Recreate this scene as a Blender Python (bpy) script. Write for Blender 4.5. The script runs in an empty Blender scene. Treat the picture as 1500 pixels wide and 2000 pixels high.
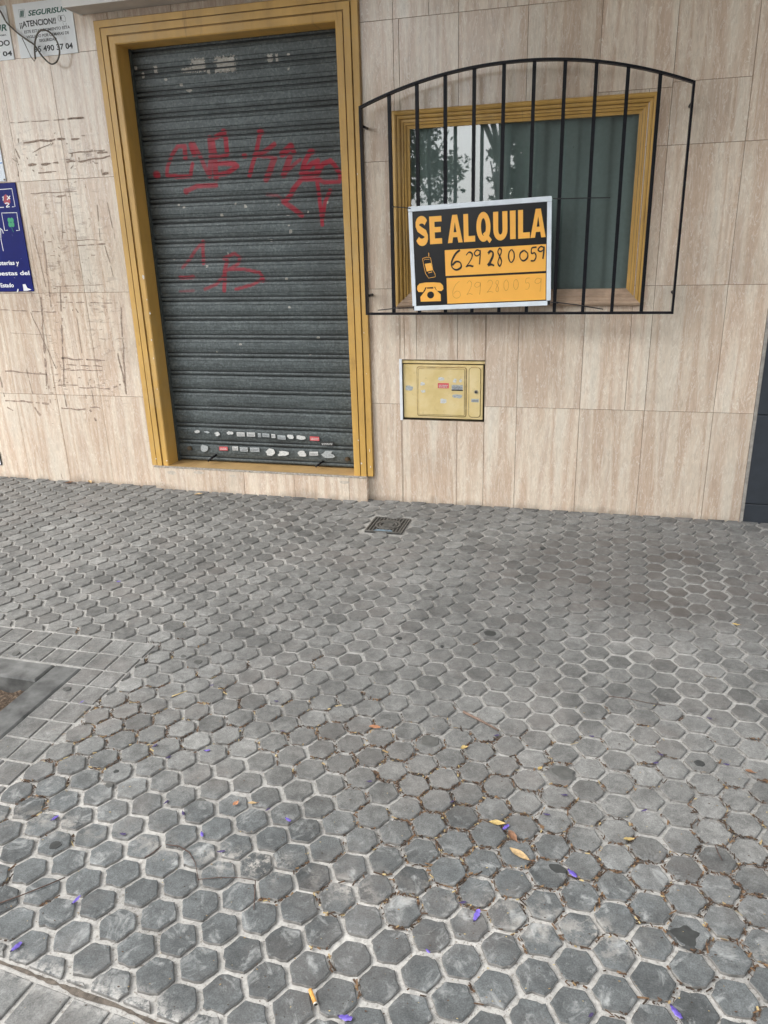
import bpy, bmesh, math, random
from mathutils import Vector, Matrix, noise
random.seed(7)
R = math.radians
scene = bpy.context.scene
col = scene.collection

# ------------------------------------------------------------------ camera
CAM = Vector((0.0, -3.9773, 1.3927))
YAW, PITCH, ROLL, FPX = -0.27531, 0.34159, -0.02949, 1500.0
def cam_axes():
    cy, sy, cp, sp = math.cos(YAW), math.sin(YAW), math.cos(PITCH), math.sin(PITCH)
    f = Vector((sy*cp, cy*cp, -sp)); r = Vector((cy, -sy, 0)); u = r.cross(f)
    cr, sr = math.cos(ROLL), math.sin(ROLL)
    return r*cr + u*sr, u*cr - r*sr, f
RX, UX, FX = cam_axes()
cam_data = bpy.data.cameras.new('camera'); cam = bpy.data.objects.new('camera', cam_data); col.objects.link(cam)
cam_data.sensor_fit = 'HORIZONTAL'; cam_data.sensor_width = 36; cam_data.lens = 36.0
cam_data.clip_start = 0.05; cam_data.clip_end = 500
M = Matrix((RX, UX, -FX)).transposed().to_4x4(); M.translation = CAM
cam.matrix_world = M
scene.camera = cam

# ------------------------------------------------------------------ light
world = bpy.data.worlds.new('World'); scene.world = world; world.use_nodes = True
wn = world.node_tree; bg = wn.nodes['Background']
sky = wn.nodes.new('ShaderNodeTexSky'); sky.sky_type = 'NISHITA'; sky.sun_disc = False
SUN_EL, SUN_AZ = 46, 236          # azimuth measured clockwise from +Y: the sun stands over the street, front left
sky.sun_elevation = R(SUN_EL); sky.sun_rotation = R(SUN_AZ); sky.dust_density = 3; sky.air_density = 1.0
# overcast: a veil of pale cloud over the blue
tc = wn.nodes.new('ShaderNodeTexCoord'); cn = wn.nodes.new('ShaderNodeTexNoise'); cn.inputs['Scale'].default_value = 3.0
cn.inputs['Detail'].default_value = 6
wn.links.new(tc.outputs['Generated'], cn.inputs['Vector'])
cr_ = wn.nodes.new('ShaderNodeValToRGB'); wn.links.new(cn.outputs['Fac'], cr_.inputs['Fac'])
cr_.color_ramp.elements[0].position = .3; cr_.color_ramp.elements[0].color = (7.0, 7.3, 7.6, 1)
cr_.color_ramp.elements[1].position = .7; cr_.color_ramp.elements[1].color = (13, 13, 12.8, 1)
mx = wn.nodes.new('ShaderNodeMixRGB'); mx.inputs['Fac'].default_value = .8
wn.links.new(sky.outputs['Color'], mx.inputs[1]); wn.links.new(cr_.outputs['Color'], mx.inputs[2])
# the cloud is brightest low over the street, towards the hidden sun
dp = wn.nodes.new('ShaderNodeVectorMath'); dp.operation = 'DOT_PRODUCT'; dp.inputs[1].default_value = Vector((-.44, -.74, .52)).normalized()
wn.links.new(tc.outputs['Generated'], dp.inputs[0])
gw = wn.nodes.new('ShaderNodeMapRange'); gw.interpolation_type = 'SMOOTHSTEP'
for k, v in (('From Min', .5), ('From Max', 1.0), ('To Min', .8), ('To Max', 2.4)): gw.inputs[k].default_value = v
wn.links.new(dp.outputs['Value'], gw.inputs['Value'])
gm_ = wn.nodes.new('ShaderNodeVectorMath'); gm_.operation = 'SCALE'
wn.links.new(mx.outputs['Color'], gm_.inputs[0]); wn.links.new(gw.outputs[0], gm_.inputs['Scale'])
wn.links.new(gm_.outputs[0], bg.inputs['Color'])
bg.inputs['Strength'].default_value = 0.15
sl = bpy.data.lights.new('sun', 'SUN'); sl.energy = 1.5; sl.angle = R(22); sl.color = (1, .97, .92)
so = bpy.data.objects.new('sun', sl); col.objects.link(so)
sd = Vector((math.sin(R(SUN_AZ))*math.cos(R(SUN_EL)), math.cos(R(SUN_AZ))*math.cos(R(SUN_EL)), math.sin(R(SUN_EL))))
so.rotation_euler = sd.to_track_quat('Z', 'Y').to_euler(); so.location = (-3, -8, 9)
vs = scene.view_settings; vs.view_transform = 'Standard'; vs.look = 'None'; vs.gamma = 1; vs.use_curve_mapping = False
vs.exposure = 0.6

# ------------------------------------------------------------------ measuring helpers
SLOPE = 0.02                                   # the pavement falls 2% away from the shop
def gz(y): return SLOPE*y
def ray(px, py):
    return RX*((px-750)/FPX) + UX*((1000-py)/FPX) + FX
def W(px, py, d=0.0):                          # a point of the wall plane y = -d
    v = ray(px, py); t = (-d-CAM.y)/v.y; return CAM + v*t
def G(px, py):                                 # a point of the pavement
    v = ray(px, py); t = CAM.z/(-v.z)
    for _ in range(25):
        p = CAM + v*t; t = (gz(p.y)-CAM.z)/v.z
    return CAM + v*t

# ------------------------------------------------------------------ object helpers
def tag(o, label=None, cat=None, group=None, kind=None):
    if label: o['label'] = label
    if cat: o['category'] = cat
    if group: o['group'] = group
    if kind: o['kind'] = kind
    return o
def empty(name, loc=(0, 0, 0), rot=(0, 0, 0)):
    o = bpy.data.objects.new(name, None); col.objects.link(o); o.location = loc; o.rotation_euler = rot
    o.empty_display_size = .1
    return o
class MB:
    def __init__(s): s.v = []; s.f = []; s.m = []; s.a = []; s.sm = []
    def face(s, pts, m=0, a=0.0, smooth=False):
        n = len(s.v); s.v += [tuple(p) for p in pts]; s.f.append(tuple(range(n, n+len(pts)))); s.m.append(m); s.a.append(a); s.sm.append(smooth)
    def box(s, x0, x1, y0, y1, z0, z1, m=0, a=0.0, bev=0.0):
        if bev > 0:
            b = bev
            def ring(e, z): return [(x0+e, y0+e, z), (x1-e, y0+e, z), (x1-e, y1-e, z), (x0+e, y1-e, z)]
            rings = [ring(b, z0), ring(0, z0+b), ring(0, z1-b), ring(b, z1)]
            n = len(s.v)
            for r in rings: s.v += r
            def add(f): s.f.append(f); s.m.append(m); s.a.append(a); s.sm.append(False)
            for k in range(3):
                for i in range(4):
                    j = (i+1) % 4; add((n+4*k+i, n+4*k+j, n+4*k+4+j, n+4*k+4+i))
            add((n+3, n+2, n+1, n)); add((n+12, n+13, n+14, n+15)); return
        n = len(s.v)
        s.v += [(x0,y0,z0),(x1,y0,z0),(x1,y1,z0),(x0,y1,z0),(x0,y0,z1),(x1,y0,z1),(x1,y1,z1),(x0,y1,z1)]
        for f in ((0,3,2,1),(4,5,6,7),(0,1,5,4),(1,2,6,5),(2,3,7,6),(3,0,4,7)):
            s.f.append(tuple(n+i for i in f)); s.m.append(m); s.a.append(a); s.sm.append(False)
    def tube(s, pts, rad, seg=8, m=0, cap=True):
        n0 = len(s.v); rings = []
        P = [Vector(p) for p in pts]
        for i, p in enumerate(P):
            t = (P[min(i+1, len(P)-1)]-P[max(i-1, 0)]).normalized()
            up = Vector((0, 0, 1)) if abs(t.z) < .9 else Vector((0, 1, 0))
            a = t.cross(up).normalized(); b = a.cross(t).normalized()
            r = rad[i] if isinstance(rad, (list, tuple)) else rad
            ring = []
            for k in range(seg):
                an = 2*math.pi*k/seg; ring.append(len(s.v)); s.v.append(tuple(p + a*(r*math.cos(an)) + b*(r*math.sin(an))))
            rings.append(ring)
        for i in range(len(rings)-1):
            for k in range(seg):
                j = (k+1) % seg
                s.f.append((rings[i][k], rings[i][j], rings[i+1][j], rings[i+1][k])); s.m.append(m); s.a.append(0); s.sm.append(True)
        if cap:
            s.f.append(tuple(rings[0])); s.m.append(m); s.a.append(0); s.sm.append(False)
            s.f.append(tuple(reversed(rings[-1]))); s.m.append(m); s.a.append(0); s.sm.append(False)
    def build(s, name, mats, parent=None, weld=False):
        me = bpy.data.meshes.new(name); me.from_pydata(s.v, [], s.f)
        if not isinstance(mats, (list, tuple)): mats = [mats]
        for m in mats: me.materials.append(m)
        me.polygons.foreach_set('material_index', s.m)
        me.polygons.foreach_set('use_smooth', s.sm)
        at = me.attributes.new('rnd', 'FLOAT', 'FACE'); at.data.foreach_set('value', s.a)
        bm = bmesh.new(); bm.from_mesh(me)
        if weld: bmesh.ops.remove_doubles(bm, verts=bm.verts, dist=1e-5)
        bmesh.ops.recalc_face_normals(bm, faces=bm.faces); bm.to_mesh(me); bm.free()
        me.update()
        o = bpy.data.objects.new(name, me); col.objects.link(o)
        if parent: o.parent = parent
        return o

# ------------------------------------------------------------------ materials
class NT:
    def __init__(s, name):
        s.mat = bpy.data.materials.new(name); s.mat.use_nodes = True; s.t = s.mat.node_tree
        s.b = s.t.nodes['Principled BSDF']; s.out = s.t.nodes['Material Output']
        s.pos = s.t.nodes.new('ShaderNodeTexCoord').outputs['Object']
    def n(s, typ, **kw):
        nd = s.t.nodes.new(typ)
        for k, v in kw.items(): setattr(nd, k, v)
        return nd
    def link(s, a, b): s.t.links.new(a, b)
    def mapping(s, scale=(1, 1, 1), vec=None, loc=None):
        m = s.n('ShaderNodeMapping'); m.inputs['Scale'].default_value = scale
        if loc: m.inputs['Location'].default_value = loc
        s.link(vec or s.pos, m.inputs['Vector']); return m.outputs['Vector']
    def noise(s, scale=5, detail=6, rough=.55, dist=0, vec=None):
        nd = s.n('ShaderNodeTexNoise'); nd.inputs['Scale'].default_value = scale; nd.inputs['Detail'].default_value = detail
        nd.inputs['Roughness'].default_value = rough; nd.inputs['Distortion'].default_value = dist
        s.link(vec or s.pos, nd.inputs['Vector']); return nd.outputs['Fac']
    def ramp(s, fac, stops):
        nd = s.n('ShaderNodeValToRGB'); e = nd.color_ramp.elements
        for i, (p, c) in enumerate(stops):
            if i >= 2: e.new(p)
            e[i].position = p; e[i].color = (*c, 1) if not isinstance(c, (int, float)) else (c, c, c, 1)
        s.link(fac, nd.inputs['Fac']); return nd.outputs['Color']
    def math(s, op, a, b=None, clamp=False):
        nd = s.n('ShaderNodeMath', operation=op, use_clamp=clamp)
        for i, v in enumerate((a, b)):
            if v is None: continue
            if isinstance(v, (int, float)): nd.inputs[i].default_value = v
            else: s.link(v, nd.inputs[i])
        return nd.outputs[0]
    def mix(s, fac, a, b, mode='MIX'):
        nd = s.n('ShaderNodeMixRGB', blend_type=mode)
        for i, v in enumerate((fac, a, b)):
            if isinstance(v, (int, float)): nd.inputs[i].default_value = v if i == 0 else (v, v, v, 1)
            elif isinstance(v, tuple): nd.inputs[i].default_value = (*v, 1)
            else: s.link(v, nd.inputs[i])
        return nd.outputs[0]
    def attr(s, name):
        nd = s.n('ShaderNodeAttribute'); nd.attribute_name = name; return nd.outputs['Fac']
    def bump(s, h, strength=.3, dist=.002):
        nd = s.n('ShaderNodeBump'); nd.inputs['Strength'].default_value = strength; nd.inputs['Distance'].default_value = dist
        s.link(h, nd.inputs['Height']); s.link(nd.outputs['Normal'], s.b.inputs['Normal'])
    def base(s, c):
        if isinstance(c, tuple): s.b.inputs['Base Color'].default_value = (*c, 1)
        else: s.link(c, s.b.inputs['Base Color'])
    def set(s, **kw):
        for k, v in kw.items():
            i = s.b.inputs[k.replace('_', ' ')]
            if isinstance(v, (int, float)): i.default_value = v
            else: s.link(v, i)
        return s
def simple(name, c, rough=.6, var=.25, scale=30, metal=0.0, bump=.15):
    t = NT(name); n = t.noise(scale, 5)
    d = tuple(x*(1-var) for x in c); l = tuple(min(1, x*(1+var)) for x in c)
    t.base(t.ramp(n, [(.3, d), (.7, l)])); t.set(Roughness=rough, Metallic=metal)
    if bump: t.bump(t.noise(scale*4, 4), bump, .001)
    return t.mat
def sep(t, vec=None):
    nd = t.n('ShaderNodeSeparateXYZ'); t.link(vec or t.pos, nd.inputs[0]); return nd.outputs
def comb(t, x, y, z):
    nd = t.n('ShaderNodeCombineXYZ')
    for i, v in enumerate((x, y, z)):
        if isinstance(v, (int, float)): nd.inputs[i].default_value = v
        else: t.link(v, nd.inputs[i])
    return nd.outputs[0]

def travertine(name='travertine_tile'):
    t = NT(name); r = t.attr('rnd'); P = sep(t)
    off = t.math('MULTIPLY', r, 31.0)
    v1 = comb(t, t.math('ADD', t.math('MULTIPLY', P[0], 10), off), off, t.math('ADD', t.math('MULTIPLY', P[2], .55), off))
    big = t.noise(1, 2.2, .5, .25, v1)
    v2 = comb(t, t.math('ADD', t.math('MULTIPLY', P[0], 62), off), 0.0, t.math('ADD', t.math('MULTIPLY', P[2], 15), off))
    fine = t.noise(1, 8, .72, 1.3, v2)
    v3 = comb(t, t.math('ADD', t.math('MULTIPLY', P[0], 170), off), 0.0, t.math('MULTIPLY', P[2], 30))
    vfine = t.noise(1, 4, .6, .8, v3)
    bands = t.ramp(big, [(.28, (.66, .60, .525)), (.38, (.72, .63, .535)), (.45, (.54, .405, .32)), (.50, (.62, .50, .405)), (.56, (.75, .675, .58)), (.63, (.52, .385, .305)), (.72, (.70, .62, .535))])
    bands.node.color_ramp.interpolation = 'B_SPLINE'
    st = t.ramp(fine, [(.3, .74), (.45, .94), (.55, 1.0), (.72, 1.14)])
    c = t.mix(.75, bands, st, 'MULTIPLY')
    c = t.mix(.22, c, t.ramp(vfine, [(.3, .78), (.7, 1.15)]), 'MULTIPLY')
    vn = t.noise(1, 5, .6, 1.6, comb(t, t.math('ADD', t.math('MULTIPLY', P[0], 34), off), off, t.math('MULTIPLY', P[2], 5.0)))
    vein = t.ramp(t.math('ABSOLUTE', t.math('SUBTRACT', vn, .5)), [(.004, .6), (.018, 0.0)])
    c = t.mix(vein, c, (.80, .76, .70))
    dvein = t.ramp(t.math('ABSOLUTE', t.math('SUBTRACT', vn, .585)), [(.002, .4), (.012, 0.0)])
    c = t.mix(dvein, c, (.36, .25, .19))
    pits = t.ramp(t.noise(1, 6, .75, 2.2, comb(t, t.math('ADD', t.math('MULTIPLY', P[0], 70), off), 3.0, t.math('MULTIPLY', P[2], 30))), [(.60, 0.0), (.66, 1.0)])
    c = t.mix(t.math('MULTIPLY', pits, .4), c, (.74, .70, .64))
    c = t.mix(1.0, c, (1.0, .985, .94), 'MULTIPLY')
    # splashed dirt and dust of its own shape
    dirt = t.noise(2.2, 8, .65, .4)
    c = t.mix(t.ramp(dirt, [(.50, 0.0), (.75, .26)]), c, (.26, .22, .19))
    # scraped poster glue on the panels left of the door
    lx = t.math('MULTIPLY', t.math('MULTIPLY', t.math('ADD', P[0], 3.25), 9.0, True), t.math('MULTIPLY', t.math('SUBTRACT', -2.60, P[0]), 9.0, True))
    lz = t.math('MULTIPLY', t.math('MULTIPLY', t.math('SUBTRACT', P[2], .42), 5.0, True), t.math('MULTIPLY', t.math('SUBTRACT', 2.12, P[2]), 5.0, True))
    reg = t.math('MULTIPLY', lx, lz)
    hs = t.noise(1, 7, .75, .6, comb(t, t.math('MULTIPLY', P[0], 11), 1.0, t.math('MULTIPLY', P[2], 42)))
    vs_ = t.noise(1, 7, .75, .6, comb(t, t.math('MULTIPLY', P[0], 55), 2.0, t.math('MULTIPLY', P[2], 8)))
    area = t.ramp(t.noise(2.6, 3, .5), [(.40, .15), (.60, 1.0)])
    sm = t.math('MAXIMUM', t.ramp(hs, [(.54, 0.0), (.62, .8)]), t.ramp(vs_, [(.55, 0.0), (.64, .65)]))
    c = t.mix(t.math('MULTIPLY', t.math('MULTIPLY', sm, reg), area), c, (.31, .235, .19))
    # splashes and grime along the foot of the wall and below the grille
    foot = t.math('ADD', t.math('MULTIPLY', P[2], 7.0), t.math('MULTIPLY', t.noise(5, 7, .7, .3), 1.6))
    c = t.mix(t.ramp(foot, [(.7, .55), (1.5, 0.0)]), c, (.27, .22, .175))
    tone = t.math('ADD', .93, t.math('MULTIPLY', t.math('FRACT', t.math('MULTIPLY', r, 7.31)), .12))
    c = t.mix(1, c, tone, 'MULTIPLY')
    t.base(c); t.set(Roughness=t.ramp(fine, [(.3, .13), (.7, .22)]))
    t.bump(t.mix(.5, t.noise(9, 2), fine), .08, .002)
    return t.mat
M_TILE = travertine()
M_GROUT = simple('tile_grout', (.22, .14, .10), .9)
def ochre(name, c=(.56, .335, .088)):
    t = NT(name); P = sep(t)
    n = t.noise(1, 6, .6, .3, comb(t, t.math('MULTIPLY', P[0], 9), t.math('MULTIPLY', P[1], 9), t.math('MULTIPLY', P[2], 3)))
    n2 = t.noise(60, 4)
    cc = t.ramp(n, [(.3, tuple(x*.82 for x in c)), (.52, c), (.72, tuple(min(1, x*1.14) for x in c))])
    chip = t.math('MULTIPLY', t.ramp(t.noise(22, 6, .7), [(.70, 0.0), (.72, 1.0)]), 1.0)
    cc = t.mix(t.math('MULTIPLY', chip, .75), cc, (.62, .56, .44))
    darkening = t.ramp(t.noise(1, 7, .7, .5, comb(t, t.math('MULTIPLY', P[0], 25), 0.0, t.math('MULTIPLY', P[2], 4))), [(.58, 0.0), (.76, .6)])  # random grime streaks down the paint
    cc = t.mix(darkening, cc, (.16, .09, .03))
    cc = t.mix(t.math('MULTIPLY', t.attr('rnd'), t.ramp(t.noise(30, 4), [(.3, .45), (.7, .95)])), cc, (.13, .075, .022))
    wear = t.ramp(t.noise(3.5, 7, .7, .5), [(.52, 0.0), (.72, .5)])
    cc = t.mix(wear, cc, (.50, .36, .17))
    t.base(cc); t.set(Roughness=.42); t.bump(t.mix(.5, n2, n), .25, .002); return t.mat
M_OCHRE = ochre('ochre_gloss_paint')
M_OCHRE_TREAD = ochre('worn_ochre_tread', (.46, .30, .13))
M_SILL = simple('bare_sill_wood', (.42, .30, .21), .55, .2, 18)
M_BLACK = NT('black_iron_paint')
_n = M_BLACK.noise(45, 5); M_BLACK.base(M_BLACK.mix(M_BLACK.ramp(M_BLACK.noise(70, 6, .7), [(.76, 0.0), (.79, 1.0)]), M_BLACK.ramp(_n, [(.3, (.004, .004, .006)), (.7, (.010, .010, .014))]), (.25, .24, .21)))
M_BLACK.set(Roughness=.45, Specular_IOR_Level=.22); M_BLACK.bump(_n, .25, .001); M_BLACK = M_BLACK.mat
M_WHITE = simple('white_plastic', (.72, .75, .78), .4, .05)
M_CAB = None
M_TIE = simple('black_nylon', (.01, .01, .012), .35)

# galvanised shutter: sprayed paint and paper remnants come as vertex attributes
def shutter_mat():
    t = NT('galvanised_steel'); P = sep(t)
    v = t.n('ShaderNodeTexVoronoi'); v.inputs['Scale'].default_value = 105; t.link(t.pos, v.inputs['Vector'])
    sp = t.ramp(v.outputs['Color'], [(.1, (.056, .068, .070)), (.5, (.078, .094, .096)), (.9, (.122, .144, .146))])
    n = t.noise(1, 6, .65, .4, comb(t, t.math('MULTIPLY', P[0], 5), 0.0, t.math('MULTIPLY', P[2], 45)))
    c = t.mix(.75, sp, t.ramp(n, [(.3, .55), (.7, 1.35)]), 'MULTIPLY')
    dust = t.ramp(t.noise(28, 7, .7), [(.56, 0.0), (.70, .28)])
    c = t.mix(dust, c, (.20, .225, .225))
    c = t.mix(t.attr('darkening'), c, (.018, .018, .018))
    pn = t.noise(90, 4, .6)
    pap = t.math('GREATER_THAN', t.math('ADD', t.attr('paper'), t.math('MULTIPLY', t.math('SUBTRACT', pn, .5), .9)), .5)
    c = t.mix(t.math('MULTIPLY', pap, .85), c, t.ramp(t.noise(60, 4), [(.3, (.28, .26, .22)), (.7, (.50, .48, .44))]))
    red = t.ramp(t.noise(35, 5), [(.3, (.21, .004, .015)), (.7, (.34, .008, .028))])
    c = t.mix(t.math('MULTIPLY', t.attr('spray'), 1.0, True), c, red)
    t.base(c); t.set(Roughness=.5, Metallic=.15)
    t.bump(t.mix(.4, v.outputs['Distance'], t.noise(120, 3)), .1, .001); return t.mat
M_SHUT = shutter_mat(); M_RAIL = simple('dull_steel', (.07, .085, .085), .55, .3, 40, .2)

def pave_mat(name, c, groove=False, square=False):
    t = NT(name); P = sep(t); r = t.attr('rnd')
    n1 = t.noise(9, 8, .6, .3); n2 = t.noise(70, 8, .7); n3 = t.noise(320, 3, .6)
    y = P[1]; x = P[0]
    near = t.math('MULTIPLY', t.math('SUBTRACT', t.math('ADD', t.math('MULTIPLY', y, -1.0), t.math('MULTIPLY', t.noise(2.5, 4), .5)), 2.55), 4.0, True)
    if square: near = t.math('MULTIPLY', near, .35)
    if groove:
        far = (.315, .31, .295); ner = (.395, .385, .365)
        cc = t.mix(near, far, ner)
        cc = t.mix(.9, cc, t.ramp(n2, [(.3, .55), (.5, 1.0), (.72, 1.3)]), 'MULTIPLY')
        cc = t.mix(.9, cc, t.ramp(t.noise(3.1, 6, .65, .3), [(.32, .62), (.5, 1.0), (.68, 1.18)]), 'MULTIPLY')
        crumb = t.ramp(t.noise(150, 5, .7), [(.55, 0.0), (.60, 1.0)])
        brown = t.ramp(t.noise(2.2, 5, .6), [(.38, 0.0), (.62, 1.0)])
        cc = t.mix(t.math('MULTIPLY', t.math('MULTIPLY', crumb, brown), .65), cc, (.075, .05, .033))
    else:
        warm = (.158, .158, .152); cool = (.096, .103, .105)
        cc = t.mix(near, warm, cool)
        cc = t.mix(1.0, cc, t.ramp(r, [(0.0, .66), (.10, .88), (.5, 1.0), (.85, 1.08), (1.0, 1.26)]), 'MULTIPLY')
        cc = t.mix(.9, cc, t.ramp(n1, [(.28, .62), (.5, 1.0), (.72, 1.3)]), 'MULTIPLY')
        cc = t.mix(.9, cc, t.ramp(t.noise(27, 7, .7, .8), [(.3, .66), (.5, 1.0), (.7, 1.35)]), 'MULTIPLY')
        cc = t.mix(.9, cc, t.ramp(t.noise(.9, 5, .6, .3), [(.32, .72), (.5, 1.0), (.68, 1.16)]), 'MULTIPLY')
        cc = t.mix(.7, cc, t.ramp(n2, [(.3, .75), (.7, 1.22)]), 'MULTIPLY')
        cc = t.mix(.8, cc, t.ramp(n3, [(.3, .6), (.7, 1.4)]), 'MULTIPLY')
        pink = t.ramp(t.noise(3.1, 5, .6, .4), [(.5, 0.0), (.72, .28)])
        cc = t.mix(pink, cc, (.185, .155, .138))
        # whitish lime bloom on the worn near slabs
        lime = t.math('MULTIPLY', t.ramp(t.noise(15, 8, .72, .6), [(.54, 0.0), (.68, .75)]), near)
        cc = t.mix(lime, cc, (.36, .37, .365))
    # an oily dark patch in front of the right-hand wall
    ex = t.math('DIVIDE', t.math('SUBTRACT', x, .35), .85); ey = t.math('DIVIDE', t.math('ADD', y, .72), .62)
    rad = t.math('ADD', t.math('MULTIPLY', ex, ex), t.math('MULTIPLY', ey, ey))
    rad = t.math('ADD', rad, t.math('MULTIPLY', t.math('SUBTRACT', t.noise(3.3, 6, .65), .5), 2.4))
    cc = t.mix(t.math('MULTIPLY', t.ramp(rad, [(.1, .62 if not groove else .06), (1.1, 0.0)]), t.math('ADD', .35, r) if not groove else 1.0), cc, (.078, .066, .058))
    # gritty strip along the foot of the wall
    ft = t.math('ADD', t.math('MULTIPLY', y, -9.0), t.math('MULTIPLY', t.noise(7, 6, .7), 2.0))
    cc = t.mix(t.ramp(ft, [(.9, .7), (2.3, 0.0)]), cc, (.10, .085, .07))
    # mortar smeared along the join of the two lots of paving
    seam = t.math('ADD', y, t.math('ADD', 2.62, t.math('MULTIPLY', t.math('SUBTRACT', t.noise(5, 6, .7), .5), .16)))
    sa = t.math('ABSOLUTE', seam)
    mort = t.math('MULTIPLY', t.ramp(sa, [(.006, 1.0), (.065, 0.0)]), t.ramp(t.noise(34, 7, .75), [(.46, 0.0), (.57, .85)]))
    mort = t.math('MULTIPLY', mort, t.ramp(t.noise(3.7, 4, .6), [(.44, .1), (.62, 1.0)]))
    cc = t.mix(mort, cc, (.43, .405, .37))
    jl = t.math('ADD', t.math('ADD', y, 3.1133), t.math('MULTIPLY', x, .0965))
    jl = t.math('ABSOLUTE', t.math('ADD', jl, t.math('MULTIPLY', t.math('SUBTRACT', t.noise(6, 7, .75), .5), .10)))
    jm = t.math('MULTIPLY', t.ramp(jl, [(.0, .95), (.045, 0.0)]), t.ramp(t.noise(60, 6, .75), [(.42, 0.0), (.56, .95)]))
    cc = t.mix(jm, cc, (.47, .455, .43))
    t.base(cc); t.set(Roughness=.85)
    t.bump(t.mix(.5, n2, n3), .5 if not groove else .8, .0018); return t.mat
M_HEX = pave_mat('hex_slab_concrete', None); M_GROOVE = pave_mat('groove_mortar', None, True); M_SQ = pave_mat('square_tile_concrete', None, False, True)

M_JOINT = simple('joint_dirt', (.11, .093, .077), .95, .5, 70, 0, .8)
# ------------------------------------------------------------------ ground, pavement, tree pit
g = MB(); g.face([(-60, -70, -.3), (60, -70, -.3), (60, 40, -.3), (-60, 40, -.3)])
tag(g.build('road', simple('asphalt', (.055, .055, .057), .9, .3, 6)), kind='structure')

PITX, PITY = -1.735, -1.93          # outer corner of the tree pit kerb
SQX, SQY = -1.552, -1.719           # outer corner of the square-tile border
NEAR = lambda x: -3.0 - .0965*(x+1.174)   # joint where the hexagons stop near the street
pv = MB()
def sheet(x0, x1, y0, y1, dz=-.0085):
    nx = max(1, int((x1-x0)/.5)); ny = max(1, int((y1-y0)/.5))
    for i in range(nx):
        for j in range(ny):
            xa, xb = x0+(x1-x0)*i/nx, x0+(x1-x0)*(i+1)/nx; ya, yb = y0+(y1-y0)*j/ny, y0+(y1-y0)*(j+1)/ny
            pv.face([(xa, ya, gz(ya)+dz), (xb, ya, gz(ya)+dz), (xb, yb, gz(yb)+dz), (xa, yb, gz(yb)+dz)], 1)
PIT = (-3.1, PITX, -3.25, PITY)
MH = (-1.095, -.902, -.478, -.266)     # drain cover
def in_rect(x, y, r, m=0): return r[0]-m < x < r[1]+m and r[2]-m < y < r[3]+m
sheet(-8, 6, PITY, 0.02); sheet(PITX, 6, -4.8, PITY); sheet(-8, PIT[0], -4.8, PITY); sheet(PIT[0], PITX, -4.8, PIT[2])
A1 = Vector((.00184, .09216)); A2 = Vector((.07821, .0463)); O = Vector((-.35383, -2.76869))
RH = .0445
def clip_poly(poly, a, b, c):                  # keep a*x+b*y+c >= 0
    out = []
    for i in range(len(poly)):
        p, q = poly[i], poly[(i+1) % len(poly)]; dp = a*p[0]+b*p[1]+c; dq = a*q[0]+b*q[1]+c
        if dp >= 0: out.append(p)
        if (dp >= 0) != (dq >= 0):
            t = dp/(dp-dq); out.append((p[0]+(q[0]-p[0])*t, p[1]+(q[1]-p[1])*t))
    return out
def slab(poly, h=0.0, rnd=0.0, tilt=(0, 0), bev=.0024, m=0):
    if len(poly) < 3: return
    cx = sum(p[0] for p in poly)/len(poly); cy = sum(p[1] for p in poly)/len(poly)
    def P(p, k, dz):
        x = cx+(p[0]-cx)*k; y = cy+(p[1]-cy)*k
        return (x, y, gz(y)+dz+h+tilt[0]*(x-cx)+tilt[1]*(y-cy))
    size = max(.015, sum(math.hypot(p[0]-cx, p[1]-cy) for p in poly)/len(poly))
    k = max(.3, 1-bev/size); n = len(poly)
    pv.face([P(p, k, 0.0) for p in poly], m, rnd)
    for i in range(n):
        j = (i+1) % n
        pv.face([P(poly[i], 1, -.0018), P(poly[j], 1, -.0018), P(poly[j], k, 0), P(poly[i], k, 0)], m, rnd)
        pv.face([P(poly[i], 1.012, -.009), P(poly[j], 1.012, -.009), P(poly[j], 1, -.0018), P(poly[i], 1, -.0018)], 2, rnd)
HEXC = []
rh = random.Random(3)
sjit = {}
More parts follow.
